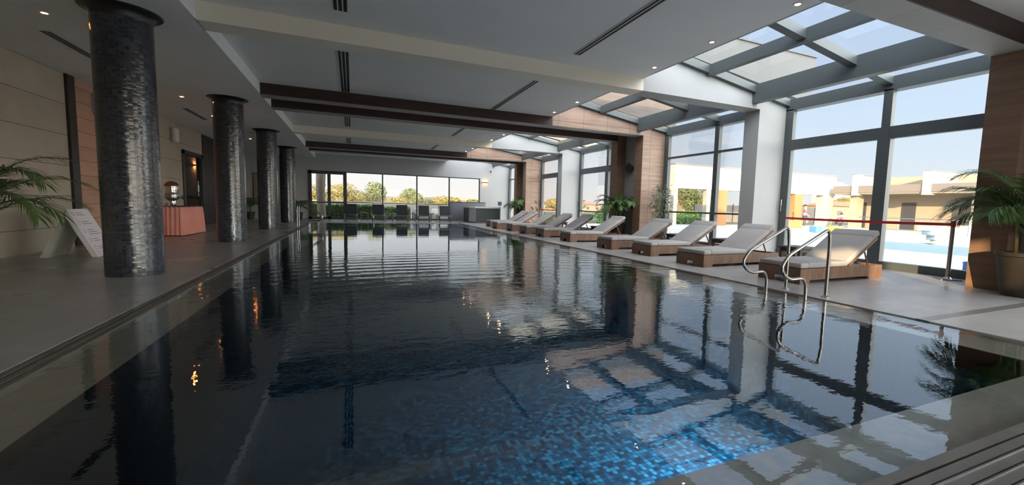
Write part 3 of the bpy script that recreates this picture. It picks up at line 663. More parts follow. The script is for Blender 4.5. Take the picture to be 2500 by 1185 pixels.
rows = [(.07, 2, .30, 0), (.24, 2, .36, 0), (.40, 3, .34, 0), (.57, 2, .24, 0), (.72, 2, .34, 1), (.82, 1, .28, 0), (.90, 1, .2, 0)]
P_ = lambda u_, v_: Vector((T0[0], 0, T0[1])) + d * u_ + Vector((0, v_, 0)) + nn * .003
for u, n_, wid, rd in rows:
    for k in range(n_):
        ln = MB(); onboard(ln, u + k * .04, u + k * .04 + .012, -.12, -.12 + wid * (.8 + .2 * ((k * 7 + 3) % 3 - 1)))
        o = ln.build('printed_line', M['inkred'] if rd else M['ink'], r)
        if rd: o['label'] = 'red printed line'
    ic = MB(); cU, cV = u + .02, -.21; ring = []
    for q in range(14):
        a0 = q / 14 * 2 * math.pi; ring += [P_(cU + math.cos(a0) * .035, cV + math.sin(a0) * .035), P_(cU + math.cos(a0) * .028, cV + math.sin(a0) * .028)]
    ic.add(ring, [(2 * q, 2 * ((q + 1) % 14), 2 * ((q + 1) % 14) + 1, 2 * q + 1) for q in range(14)])
    ic.build('round_icon', M['ink'], r)
tag(r, 'white folding A-frame sign with printed rules beside the nearest column', 'sign')

# skirted table
TX, TY = -4.82, 15.55
r = empty('skirted_table', (TX, TY, 0), R(-3))
hx_, hy_, hz_ = .48, .80, .80
def skirt(face):
    mb = MB(); pts = []; n_ = 150
    per = []
    seg = [((-hx_, -hy_), (hx_, -hy_)), ((hx_, -hy_), (hx_, hy_)), ((hx_, hy_), (-hx_, hy_)), ((-hx_, hy_), (-hx_, -hy_))]
    for (p, q) in seg:
        Ls = math.hypot(q[0] - p[0], q[1] - p[1]); m_ = int(Ls / .012); nx, ny = (q[1] - p[1]) / Ls, -(q[0] - p[0]) / Ls
        for k in range(m_):
            t_ = k / m_; s_ = t_ * Ls
            amp = .022 * math.sin(s_ * 2 * math.pi / .105) + .006 * math.sin(s_ * 2 * math.pi / .037 + 1) + .010 * math.sin(s_ * 2 * math.pi / .31)
            per.append((p[0] + (q[0] - p[0]) * t_, p[1] + (q[1] - p[1]) * t_, nx, ny, amp))
    n_ = len(per); zs = [(.80, .15, 0), (.72, .6, .0), (.45, 1.0, .012), (.02, 1.25, .03)]
    for z, a_, fl in zs:
        for (x, y, nx, ny, am) in per: pts.append((x + nx * (am * a_ + fl), y + ny * (am * a_ + fl), z))
    fs = [(i * n_ + k, i * n_ + (k + 1) % n_, (i + 1) * n_ + (k + 1) % n_, (i + 1) * n_ + k) for i in range(len(zs) - 1) for k in range(n_)]
    mb.add(pts, fs, True); return mb
skirt(0).build('skirt', M['pink'], r)
tt = MB(); tt.box(-hx_, hx_, -hy_, hy_, .785, .805); tt.build('tabletop', M['pinkdark'], r)
tag(r, 'rectangular buffet table with pleated salmon pink skirt near the left wall', 'table')
# chrome dispenser
r = empty('drink_dispenser', (-4.86, 15.72, .805))
MB().lathe([(.10, 0), (.11, .01), (.10, .03), (.05, .05), (.045, .15), (.13, .20), (.15, .22)], n=28).build('stand', M['chrome'], r)
MB().lathe([(.15, .22), (.16, .24), (.16, .37), (.15, .39)], n=28).build('tank', M['steel'], r)
MB().lathe([(.15, .39), (.155, .41), (.15, .55), (.17, .56), (.17, .58)], n=28).build('upper_tank', M['chrome'], r)
MB().lathe([(.17, .58), (.165, .64), (.12, .70), (.05, .725), (.02, .73), (.02, .76), (.0001, .77)], n=28).build('lid', M['brass'], r)
k = MB(); k.tube([(.14, .02, .26), (.24, .03, .26)], .018, 8); k.tube([(.24, .03, .20), (.24, .03, .33)], .02, 8); k.build('tap', M['charcoal'], r)
k = MB(); k.tube([(0.05, .02, .0), (.05, .02, .2)], .03, 10); k.build('leg', M['chrome'], r)
tag(r, 'shiny chrome drink dispenser with domed lid on the pink table', 'dispenser')
for k_, (x, y, s_) in enumerate(((-4.75, 15.28, 1.0), (-4.66, 15.20, .85), (-4.82, 15.12, .9), (-4.72, 15.06, 1.1))):
    g = MB().lathe([(.03, 0), (.035, .11 * s_), (.032, .11 * s_), (.027, .01)], n=16).build('drinking_glass', M['clear']); g.location = (x, y, .805)
    tag(g, ['clear drinking glass closest to the chrome dispenser', 'clear glass at the pool-side edge of the pink table', 'clear glass second from the near corner of the pink table', 'tallest clear glass at the near end of the pink table'][k_], 'glass', 'glasses on the skirted table')
r = MB().lathe([(.19, 0), (.22, .012), (.21, .018), (.18, .008)], n=32).build('serving_tray', M['steel']); r.location = (-4.58, 15.95, .806); tag(r, 'round steel tray on the far half of the pink table', 'tray')
r = MB(); r.box(-.10, .10, -.07, .07, 0, .015); r = r.build('napkin_stack', M['whitepl']); r.location = (-4.52, 16.27, .8065); tag(r, 'flat white napkin stack at the far end of the pink table', 'napkins')
# ornament on the door glass
r = MB()
x = 0
r.prism([(-.035, -.3), (.035, -.3), (.02, -.14), (.09, -.12), (.09, .12), (.02, .14), (.035, .24), (0, .30), (-.035, .24), (-.02, .14), (-.09, .12), (-.09, -.12), (-.02, -.14)], 'X', -.006, 0)
r = r.build('door_sign', M['whitepl']); r.location = (XW + .0, 20.12, 1.42); r.location.x = XW - .03; tag(r, 'small white cross-shaped sign fixed on the left glass door', 'sign')

# pictures / frames at the far left wall end
r = empty('wall_cabinet', (-4.86, YF, .75)); k = MB(); k.box(-.17, .17, -.05, 0, 0, 1.75); k.build('frame', M['dbrown'], r); k = MB(); k.box(-.13, .13, -.055, -.045, .05, 1.7); k.build('panel', M['lobby'], r)
tag(r, 'tall narrow brown framed panel on the far wall behind the columns', 'panel')

# handrails ---------------------------------------------------------
def arc(pts, rad=.08, n=6):
    pts = [Vector(p) for p in pts]; out = [pts[0]]
    for i in range(1, len(pts) - 1):
        a, b_, c_ = pts[i - 1], pts[i], pts[i + 1]; r_ = min(rad, (a - b_).length * .48, (c_ - b_).length * .48)
        p0 = b_ + (a - b_).normalized() * r_; p1 = b_ + (c_ - b_).normalized() * r_
        for k in range(n + 1):
            t_ = k / n; out.append(p0 * (1 - t_) ** 2 + b_ * 2 * t_ * (1 - t_) + p1 * t_ ** 2)
    out.append(pts[-1]); return out
def rail(mir, loc, label, group):
    r = empty('pool_handrail', loc); m_ = -1 if mir else 1
    P_ = [(0, 0, -.0), (0, 0, .70), (-.03, 0, .90), (-.20, 0, .82), (-.78, 0, .56), (-.90, 0, .40), (-.74, 0, .26), (-.46, 0, .27), (-.40, 0, .16), (-.40, 0, -.03)]
    pts = arc([(p[0] * m_, p[1], p[2]) for p in P_], .13, 7)
    k = MB(); k.tube(pts, .021, 12); k.build('tube', M['railsteel'], r)
    for x in (0, -.40 * m_):
        z_ = 0.0 if x == 0 else -.035
        k = MB(); k.lathe([(.055, 0), (.055, .008), (.03, .02), (.023, .03)], (x, 0, z_), 20); k.build('floor_flange', M['railsteel'], r)
    tag(r, label, 'handrail', group); return r
rail(False, (5.70, 3.55, 0), 'curved steel pool handrail nearest the viewer on the right edge', 'right-hand pool handrails')
rail(False, (5.71, 4.12, 0), 'curved steel pool handrail just behind the nearest one', 'right-hand pool handrails')
rail(True, (-1.99, 18.9, 0), 'nearer curved steel handrail on the far left pool edge', 'left-hand pool handrails')
rail(True, (-1.99, 19.5, 0), 'farther curved steel handrail on the far left pool edge', 'left-hand pool handrails')

# sun loungers ------------------------------------------------------
LW = .72; LL = 2.15
root = empty('sun_lounger')
HF = .235
k = MB()
# foot-end panel with trapezoid hand hole at the floor
fpoly = [(0, 0.0), (.25, 0), (.28, .09), (.44, .09), (.47, 0), (LW, 0), (LW, HF), (0, HF)]
k.prism(fpoly, 'X', 0, .035); k.build('end_panel', M['teak'], root)
k = MB(); k.prism([(0, .02), (LW, .02), (LW, HF), (0, HF)], 'X', LL - .035, LL); k.build('end_panel', M['teak'], root)
for y0 in (0.001, LW - .036):
    k = MB(); k.prism([(.035, 0), (.22, 0), (.25, .055), (LL - .38, .055), (LL - .35, 0.0), (LL - .14, 0), (LL - .035, 0.0), (LL - .035, HF), (.035, HF)], 'Y', y0, y0 + .035)
    k.build('side_rail', M['teak'], root)
k = MB(); k.box(.036, LL - .036, .037, LW - .037, HF - .05, HF - .03); k.build('bed_base', M['teak'], root)
k = MB()
def cushion(mb, x0, x1, y0, y1, z0, z1, M4=None):
    mb.rbox(x0, x1, y0, y1, z0, z1, .028, 3, M4)
cushion(k, .005, .20, .0, LW, HF + .003, HF + .088); cushion(k, .19, 1.19, .0, LW, HF + .003, HF + .094)
k.build('seat_cushion', M['fabric'], root)
A = R(31); piv = Vector((1.20, 0, HF + .03)); MT = Matrix.Translation(piv) @ Matrix.Rotation(-A, 4, 'Y')
k = MB(); cushion(k, -.03, .93, .0, LW, .0, .09, MT); cushion(k, .74, .945, -.004, LW + .004, .004, .098, MT)
k.build('back_cushion', M['fabric'], root)
k = MB()
for y0 in (.01, LW - .05): k.box(0, .88, y0, y0 + .04, -.045, -.005, MT)
for q in range(5): k.box(.08 + q * .18, .18 + q * .18, .05, LW - .05, -.03, -.01, MT)
bf = k.build('back_frame', M['teak'], root)
for y0 in (.05, LW - .08):
    e0 = MT @ Vector((.55, 0, -.04)); k = MB(); k.tube([(e0.x, y0 + .015, e0.z), (1.86, y0 + .015, .20)], .014, 6); k.build('prop', M['teak'], bf)
spots = [(6.27, 4.30, 1), (6.15, 6.13, 2), (6.28, 7.87, 0), (6.20, 9.37, 0), (6.15, 11.58, -1), (6.10, 13.45, 0), (6.10, 15.05, 1), (6.10, 16.65, 0), (5.98, 18.32, 0), (6.20, 20.05, 0)]
ords = ['nearest the viewer, beside the handrails', 'second from the near end', 'third from the near end', 'fourth from the near end',
        'fifth from the near end', 'sixth from the near end', 'seventh from the near end', 'eighth from the near end', 'ninth from the near end', 'farthest from the viewer']
for i, (x, y, a) in enumerate(spots):
    o = root if i == 0 else copy_tree(root); o.location = (x, y, 0); o.rotation_euler = (0, 0, R(a))
    tag(o, 'wooden sun lounger with beige cushion ' + ords[i], 'sun lounger', 'wooden sun loungers along the right pool side')

# side tables between loungers
root = empty('side_table')
k = MB(); k.rbox(-.25, .25, -.24, .24, .40, .435, .006, 1); k.build('tabletop', M['teakdark'], root)
k = MB(); k.box(-.21, .21, -.20, -.17, .33, .40); k.box(-.21, .21, .17, .20, .33, .40); k.box(-.21, -.18, -.20, .20, .33, .40); k.box(.18, .21, -.2, .2, .33, .4); k.build('apron', M['teakdark'], root)
for sx in (-1, 1):
    for sy in (-1, 1): k = MB(); k.box(sx * .20 - .025, sx * .20 + .025, sy * .19 - .025, sy * .19 + .025, 0, .40); k.build('leg', M['teakdark'], root)
k = MB(); k.box(-.18, .18, -.17, .17, .10, .12); k.build('lower_shelf', M['teakdark'], root)
for i, (x, y, t_) in enumerate(((8.05, 5.62, 'between the first and second loungers'), (8.10, 7.42, 'between the second and third loungers'), (8.08, 9.0, 'between the third and fourth loungers'), (8.0, 12.88, 'beside the fifth lounger, left of the palm'), (8.1, 16.2, 'between the seventh and eighth loungers'))):
    o = root if i == 0 else copy_tree(root); o.location = (x, y, 0)
    tag(o, 'low dark wooden side table ' + t_, 'side table', 'side tables by the wooden loungers')

# dark loungers at the far end -------------------------------------
root = empty('sling_lounger')
w2 = .31
k = MB()
for s_ in (-1, 1): k.tube([(s_ * w2, 0, .36), (s_ * w2, 1.25, .36), (s_ * w2, 1.95, .30)], .02, 8)
k.tube([(-w2, 0, .36), (w2, 0, .36)], .02, 8); k.tube([(-w2, 1.9, .30), (w2, 1.9, .30)], .02, 8); k.build('frame', M['steel'], root)
k = MB(); k.box(-w2 + .015, w2 - .015, .01, 1.26, .352, .362); k.build('seat_sling', M['sling'], root)
k = MB(); MT2 = Matrix.Translation((0, 1.22, .37)) @ Matrix.Rotation(R(48), 4, 'X'); k.box(-w2 + .02, w2 - .02, 0, .72, -.006, .006, MT2); k.build('back_sling', M['sling'], root)
k = MB()
for s_ in (-1, 1): k.tube([MT2 @ Vector((s_ * w2 * .96, 0, 0)), MT2 @ Vector((s_ * w2 * .96, .73, 0))], .016, 8)
k.tube([MT2 @ Vector((-w2 * .96, .73, 0)), MT2 @ Vector((w2 * .96, .73, 0))], .016, 8); k.build('back_frame', M['slingmetal'], root)
for s_ in (-1, 1):
    for y in (.08, .62, 1.2, 1.80): k = MB(); k.box(s_ * w2 - .018, s_ * w2 + .018, y - .02, y + .02, 0, .35 if y < 1.5 else .30); k.build('leg', M['slingmetal'], root)
k = MB()
for y in (.08, .62, 1.8): k.box(-w2, w2, y - .012, y + .012, .07, .10)
for s_ in (-1, 1): k.box(s_ * w2 - .012, s_ * w2 + .012, .08, .62, .07, .10)
k.build('stretcher', M['slingmetal'], root)
fs = [(-.10, 24.55, 0), (1.27, 24.6, -3), (2.52, 24.58, -5), (3.72, 24.58, -7), (4.90, 24.55, -9)]
fo = ['first from the left, beside the glass door', 'second from the left', 'in the middle of the row of five', 'fourth from the left', 'rightmost, next to the outdoor urn']
for i, (x, y, a) in enumerate(fs):
    o = root if i == 0 else copy_tree(root); o.location = (x, y, 0); o.rotation_euler = (0, 0, R(a)); tag(o, 'dark sling lounger at the far window, ' + fo[i], 'sun lounger', 'dark sling loungers at the far end')
root = empty('metal_side_table')
k = MB(); k.rbox(-.2, .2, -.2, .2, .44, .465, .005, 1); k.build('tabletop', M['slingmetal'], root)
for sx in (-1, 1):
    for sy in (-1, 1): k = MB(); k.box(sx * .18 - .013, sx * .18 + .013, sy * .18 - .013, sy * .18 + .013, 0, .44); k.build('leg', M['slingmetal'], root)
k = MB(); k.box(-.18, .18, -.19, -.17, .06, .08); k.box(-.18, .18, .17, .19, .06, .08); k.build('stretcher', M['slingmetal'], root)
for i, (x, t_) in enumerate(((.60, 'first and second'), (1.90, 'second and third'), (3.13, 'third and fourth'), (4.36, 'fourth and fifth'))):
    o = root if i == 0 else copy_tree(root); o.location = (x, 25.3, 0); tag(o, 'small dark metal table between the %s dark loungers' % t_, 'side table', 'metal tables at the far end')

# hot tub -----------------------------------------------------------
r = empty('hot_tub', (6.30, 24.35, 0))
k = MB(); k.prism([(0, .25), (.3, 0), (1.75, 0), (1.9, .15), (1.9, 1.65), (1.75, 1.8), (.2, 1.8), (0, 1.6)], 'Z', .0, .86); k.build('cabinet', M['charcoal'], r)
k = MB(); k.prism([(-.012, .24), (.29, -.012), (.31, -.012), (.31, .02), (.0, .28)], 'Z', .06, .84)
k.build('corner_panel', M['greypl'], r)
k = MB(); pr_ = [(-.04, .22), (.28, -.04), (1.78, -.04), (1.94, .12), (1.94, 1.68), (1.78, 1.84), (.18, 1.84), (-.04, 1.62)]; k.prism(pr_, 'Z', .86, .94); k.build('rim', M['whitepl'], r)
k = MB(); k.prism([(.2, .35), (.4, .2), (1.6, .2), (1.7, .3), (1.7, 1.5), (1.6, 1.6), (.3, 1.6), (.2, 1.5)], 'Z', .941, .946); k.build('tub_water', M['aqua'], r)
tag(r, 'charcoal sided hot tub with white rim near the far wall', 'hot tub')
r = empty('hot_tub_cover', (5.62, 26.7, 0), R(2))
MC = Matrix.Rotation(R(-7), 4, 'X')
k = MB(); k.rbox(0, 2.35, -.05, .07, .03, 1.22, .03, 2, MC); k.build('panel', M['tubcover'], r)
k = MB(); k.rbox(0, 2.35, .08, .17, .03, 1.20, .03, 2, MC); k.build('folded_panel', M['tubcover'], r)
k = MB(); k.tube([MC @ Vector((0, -.055, .03)), MC @ Vector((0, -.055, 1.2)), MC @ Vector((2.35, -.055, 1.2))], .018, 6); k.build('piping', M['charcoal'], r)
tag(r, 'grey folded hot tub cover standing behind the hot tub', 'cover')
r = empty('sign_stand', (7.98, 24.0, 0))
k = MB(); k.lathe([(.14, 0), (.14, .012), (.02, .02), (.0001, .02)], n=20); k.build('base', M['steel'], r)
k = MB(); k.tube([(0, 0, .015), (0, 0, 1.08)], .015, 8); k.build('pole', M['chrome'], r)
k = MB(); k.rbox(-.12, .12, -.012, .012, 1.05, 1.27, .008, 1); k.build('sign_plate', M['tubcover'], r)
tag(r, 'slim chrome stand holding a small grey square sign before the hot tub', 'sign stand')

# belt barriers -------------------------------------------------------
def stanchion(x, y, label, h=.98, sq=True, head=None):
    r = empty('barrier_post', (x, y, 0), R(0))
    k = MB()
    if sq: k.prism([(-.2, -.0), (0, -.2), (.2, 0), (0, .2)], 'Z', 0, .02); k.lathe([(.06, .02), (.035, .05)], n=20)
    else: k.lathe([(.17, 0), (.17, .01), (.04, .03), (.03, .06)], n=24)
    k.build('base', M['steel'], r)
    k = MB(); k.lathe([(.031, .02), (.031, h - .06)], n=20); k.build('post', M['steel'], r)
    k = MB(); k.lathe([(.036, h - .08), (.038, h - .07), (.038, h + .01), (.03, h + .02)], n=20); k.build('belt_head', head or M['red'], r)
    tag(r, label, 'barrier post', 'belt barrier posts'); return r
def belt(p, q, label, n=16, sag=.012):
    a, b_ = Vector(p), Vector(q); k = MB(); pts = []
    for i in range(n + 1):
        t_ = i / n; c_ = a.lerp(b_, t_); c_.z -= sag * 4 * t_ * (1 - t_); pts.append(c_)
    d_ = (b_ - a).normalized(); nrm = Vector((d_.y, -d_.x, 0)) * .0015
    for i in range(n):
        for s_ in (1, -1):
            k.add([pts[i] + nrm * s_ - Vector((0, 0, .025)), pts[i + 1] + nrm * s_ - Vector((0, 0, .025)), pts[i + 1] + nrm * s_ + Vector((0, 0, .025)), pts[i] + nrm * s_ + Vector((0, 0, .025))], [(0, 1, 2, 3)])
    o = k.build('barrier_belt', M['red']); tag(o, label, 'barrier belt'); return o
stanchion(9.50, 3.89, 'steel belt post with square base before the nearest glazing', 1.0)
belt((9.50, 3.93, .96), (9.84, 7.30, .955), 'red belt stretched across the nearest glass doors')
stanchion(9.0, 16.15, 'steel belt post beside the sixth lounger', .96, head=M['charcoal'])
belt((9.0, 16.1, .92), (9.3, 14.1, .92), 'red belt crossing the third glass bay behind the palm')
stanchion(8.95, 20.3, 'slim steel belt post by the far wood pillar', .94)
belt((8.97, 20.26, .90), (9.84, 18.45, .90), 'red belt crossing the fourth glass bay')

# ================================================================ PLANTS
def frond_mesh(L, az, el0, droop, leaf=.32, n=30, wid=.016, base=(0, 0, 0), twist=0.0, rnd=None):
    rnd = rnd or random
    mb = MB(); pts = []; p = Vector(base); e = el0; st = L / 18
    hd = Vector((math.cos(az), math.sin(az), 0))
    for i in range(19):
        pts.append(p.copy()); p = p + (hd * math.cos(e) + Vector((0, 0, 1)) * math.sin(e)) * st; e -= droop / 18 * (0.5 + i / 18)
    mb.tube(pts, [.010 * (1 - .8 * i / 18) + .002 for i in range(19)], 5)
    side = Vector((-hd.y, hd.x, 0))
    for j in range(n):
        t_ = .22 + .78 * j / (n - 1); q = t_ * 18; i = min(int(q), 17); P_ = pts[i].lerp(pts[i + 1], q - i); T = (pts[i + 1] - pts[i]).normalized()
        up = side.cross(T).normalized()
        if up.z < 0: up = -up
        ll = leaf * (math.sin(math.pi * min(1, (t_ - .12) / .95)) ** .6) * rnd.uniform(.88, 1.08) + .03
        for s_ in (-1, 1):
            ang = .95 - .45 * t_
            dv = (T * math.cos(ang) + side * s_ * math.sin(ang) + up * rnd.uniform(-.02, .22)).normalized()
            a = P_; b_ = P_ + dv * ll * .55 - Vector((0, 0, ll * .06)); c_ = P_ + dv * ll - Vector((0, 0, ll * rnd.uniform(.22, .42)))
            wv = dv.cross(up).normalized() * wid * .5
            mb.add([a - wv * .5, a + wv * .5, b_ + wv, b_ - wv, c_], [(0, 1, 2, 3), (3, 2, 4)])
    return mb
def clampmb(mb, loc, lim):
    for i, v in enumerate(mb.v):
        w = [v[0] + loc[0], v[1] + loc[1]]
        if lim:
            for ax, sg, c_ in lim:
                if sg * (w[ax] - c_) < 0: w[ax] = c_ + sg * abs(w[ax] - c_) * .2
        mb.v[i] = (w[0] - loc[0], w[1] - loc[1], v[2])
    return mb
def palm(loc, label, n, L, leaf, pot=(.26, .20, .45), mat='palm', seed=1, el=(1.0, 1.35), droop=(1.4, 2.2), nl=30, wid=.018, azr=None, base_h=.25, stems=6, lim=None):
    rnd = random.Random(seed); r = empty('potted_palm', loc)
    rt, rb, h = pot
    MB().lathe([(rb, 0), (rt * .98, h * .9), (rt * 1.05, h * .92), (rt * 1.05, h), (rt * .9, h), (rt * .88, h * .93)], n=32).build('pot', M['pot'], r)
    MB().lathe([(.0001, h * .9), (rt * .9, h * .9)], n=24).build('soil', M['soil'], r)
    for i in range(stems):
        a = rnd.uniform(0, 6.28); x, y = math.cos(a) * rt * .4, math.sin(a) * rt * .4
        k = MB(); k.tube([(x, y, h * .9), (x * 1.3, y * 1.3, h + base_h)], [.02, .014], 6); k.build('stem', M['stem'], r)
    for i in range(n):
        az = (2 * math.pi * i / n + rnd.uniform(-.25, .25)) if azr is None else rnd.uniform(*azr)
        e = rnd.uniform(*el); Li = L * rnd.uniform(.75, 1.1)
        clampmb(frond_mesh(Li, az, e, rnd.uniform(*droop), leaf, nl, wid, (math.cos(az) * .05, math.sin(az) * .05, h + base_h * rnd.uniform(.2, 1)), rnd=rnd), loc, lim).build('frond', M[mat], r)
    tag(r, label, 'potted plant'); return r
palm((8.68, 2.70, 0), 'large potted palm beside the near belt post at the right edge', 24, 1.2, .40, (.33, .24, .62), seed=3, el=(.8, 1.45), droop=(1.2, 2.3), nl=58, wid=.014, base_h=.55, lim=[(0, -1, 9.8)])
palm((8.72, 12.87, 0), 'big green potted palm in the recess behind the fifth and sixth loungers', 24, 1.15, .36, (.30, .22, .5), seed=5, el=(.95, 1.45), droop=(1.4, 2.5), nl=34, wid=.022, base_h=.5, lim=[(1, 1, 11.75), (0, -1, 9.28)])
palm((9.12, 23.35, 0), 'dark green potted palm beside the hot tub', 26, 1.35, .40, (.30, .22, .45), seed=8, el=(.9, 1.45), droop=(1.6, 2.6), nl=30, wid=.026, base_h=.5, lim=[(1, -1, 24.2), (0, -1, 9.8), (0, 1, 8.2)])
palm((-5.0, 8.65, 0), 'potted palm with long fronds before the left concrete wall', 22, 1.35, .36, (.27, .2, .45), seed=11, el=(.8, 1.35), droop=(1.6, 2.6), nl=36, wid=.02, base_h=.35, lim=[(0, 1, XW + .03)])
palm((-4.95, 26.3, 0), 'pale potted palm seen between the second and third columns', 12, 1.1, .32, (.25, .18, .4), mat='palmpale', seed=13, nl=22, wid=.026, lim=[(0, 1, XW + .06), (1, -1, YF - .05)])
palm((-2.75, 26.6, 0), 'potted palm behind the farthest column by the glass door', 12, 1.35, .36, (.25, .18, .4), seed=17, nl=22, wid=.028, el=(.8, 1.3), lim=[(1, -1, YF - .05)])
# leafy shrub near the wood wall
def shrub(loc, label, seed):
    rnd = random.Random(seed); r = empty('potted_shrub', loc)
    MB().lathe([(.17, 0), (.24, .40), (.25, .44), (.21, .44), (.20, .40)], n=28).build('pot', M['pot'], r)
    MB().lathe([(.0001, .39), (.205, .39)], n=20).build('soil', M['soil'], r)
    for i in range(5):
        a = rnd.uniform(0, 6.28); k = MB(); k.tube([(math.cos(a) * .05, math.sin(a) * .05, .4), (math.cos(a) * .12, math.sin(a) * .12, 1.1), (math.cos(a) * .2, math.sin(a) * .2, 1.6)], [.012, .01, .006], 5); k.build('stem', M['stem'], r)
    k = MB()
    for i in range(420):
        a = rnd.uniform(0, 6.28); z = rnd.uniform(.65, 1.85); rr = rnd.uniform(.05, .34) * (1 - abs(z - 1.25) * .6)
        p = Vector((math.cos(a) * rr, math.sin(a) * rr, z)); a2 = a + rnd.uniform(-.8, .8); dv = Vector((math.cos(a2), math.sin(a2), rnd.uniform(-1.3, .9))).normalized()
        l_ = rnd.uniform(.12, .26); wv = dv.cross(Vector((0, 0, 1))).normalized() * .017
        k.add([p, p + dv * l_ * .5 + wv, p + dv * l_ - Vector((0, 0, l_ * .15)), p + dv * l_ * .5 - wv], [(0, 1, 2, 3)])
    k.build('foliage', M['palmpale'], r); tag(r, label, 'potted plant')
shrub((9.47, 11.45, 0), 'leafy narrow potted plant in front of the wood wall behind the fourth lounger', 21)

# ================================================================ OUTSIDE
GZ = -.12
g = MB()
for (x0, x1, y0, y1) in ((-600, -9, -200, 900), (10.2, 900, -200, 900), (-9, 10.2, -200, -4), (-9, 10.2, 28.2, 900)):
    g.add([(x0, y0, GZ - .06), (x1, y0, GZ - .06), (x1, y1, GZ - .06), (x0, y1, GZ - .06)], [(0, 1, 2, 3)])
struct('ground', g, M['field'], 'dry open land outside')
# terrace with empty outdoor pools on the right
px = [(12.2, 17.5, 3.0, 10.6), (20.5, 30.0, 11.5, 19.8)]
g = MB()
g.box(10.2, 12.2, -6, 26.5, GZ - .05, GZ + .04); g.box(12.2, 17.5, -6, 3.0, GZ - .05, GZ + .04); g.box(12.2, 17.5, 10.6, 26.5, GZ - .05, GZ + .04)
g.box(17.5, 20.5, -6, 26.5, GZ - .05, GZ + .04); g.box(20.5, 30, -6, 11.5, GZ - .05, GZ + .04); g.box(20.5, 30, 19.8, 26.5, GZ - .05, GZ + .04); g.box(30, 60, -6, 26.5, GZ - .05, GZ + .04)
o = g.build('terrace', M['deckwhite']); tag(o, 'pale paved terrace outside the right glazing', 'terrace', kind='structure')
for i, (x0, x1, y0, y1) in enumerate(px):
    r = empty('outdoor_pool', ((x0 + x1) / 2, (y0 + y1) / 2, GZ)); a, b_ = (x1 - x0) / 2, (y1 - y0) / 2
    k = MB(); k.box(-a, a, -b_, b_, -.055, .0); k.build('basin_floor', M['aqua'], r)
    k = MB(); k.box(-a, a, b_ - .2, b_, 0, .12 if i else .30); k.box(-a, -a + .2, -b_, b_, 0, .05); k.box(a - .2, a, -b_, b_, 0, .10 if i else .28); k.build('basin_wall', M['aquav'], r)
    tag(r, ['empty outdoor pool with aqua tiles just outside the nearest glass doors', 'farther empty outdoor pool with pale aqua tiles'][i], 'pool')
def crate(x, y, sx, sy, sz, mat, name, label, cat, z=GZ + .04):
    r = MB(); r.rbox(-sx / 2, sx / 2, -sy / 2, sy / 2, 0, sz, .02, 1); r.box(-sx / 2 + .02, sx / 2 - .02, -sy / 2 - .01, sy / 2 + .01, sz * .86, sz * .94)
    o = r.build(name, M[mat]); o.location = (x, y, z); tag(o, label, cat)
crate(12.0, 6.35, .2, .2, .24, 'blue', 'storage_box', 'small dark blue box at the rim of the near outdoor pool', 'box')
crate(11.9, 4.45, .4, .25, .25, 'blue', 'storage_box', 'wider blue box by the outdoor pool next to the near palm', 'box')
crate(28.0, 20.3, 1.6, .8, .62, 'orange', 'equipment_crate', 'orange crate on the terrace before the white outdoor pillar', 'crate')
crate(26.3, 17.3, .6, .45, .34, 'blue', 'pool_cleaner', 'light blue machine on the terrace above the nearest lounger', 'equipment')
crate(27.4, 16.8, .85, .5, .36, 'yellow', 'utility_cart', 'yellow low cart on the terrace above the nearest lounger', 'cart')
for i, (x, y) in enumerate(((17.6, 11.6), (18.6, 11.3))):
    r = empty('floor_hatch', (x, y, GZ + .04)); k = MB(); k.box(-.25, .25, -.15, .15, 0, .05); k.build('frame', M['greystone'], r); k = MB(); k.box(-.18, .18, -.1, .1, .05, .09); k.build('cover', M['charcoal'], r)
    tag(r, ['small dark box on the terrace left of the near mullion', 'second small dark box on the terrace, right of the first'][i], 'hatch')
# step block (blue stair side) in the outdoor pool area
r = MB(); r.prism([(0, 0), (1.9, 0), (1.9, .95), (.0, .95), (0, .75), (.5, .75), (.5, .5), (.95, .5), (.95, .25), (1.4, .25), (1.4, 0)][:3] + [(0, .95), (0, .72), (.45, .72), (.45, .48), (.9, .48), (.9, .22), (1.35, .22), (1.35, 0)], 'Y', 0, .3)
o = r.build('pool_steps', M['aquav']); o.location = (21.4, 9.6, GZ + .04); o.scale = (.8, 1, .8); tag(o, 'pale blue stepped block standing on the far terrace', 'steps')
# low glass railing
def glassrail(x0, x1, y0, y1, n, label):
    r = empty('glass_railing', (x0, y0, GZ + .04)); dx, dy = (x1 - x0), (y1 - y0)
    for i in range(n + 1):
        k = MB(); k.tube([(dx * i / n, dy * i / n, 0), (dx * i / n, dy * i / n, .95)], .025, 6); k.build('post', M['steel'], r)
    k = MB(); k.tube([(0, 0, .95), (dx, dy, .95)], .03, 6); k.tube([(0, 0, .75), (dx, dy, .75)], .015, 6); k.build('top_rail', M['steel'], r)
    k = MB(); k.add([(0, 0, .06), (dx, dy, .06), (dx, dy, .7), (0, 0, .7)], [(0, 1, 2, 3)]); k.build('glass_panel', M['glass'], r)
    tag(r, label, 'railing')
glassrail(33.5, 33.5, 19.0, 13.0, 5, 'glass and steel railing before the right-hand outdoor building')

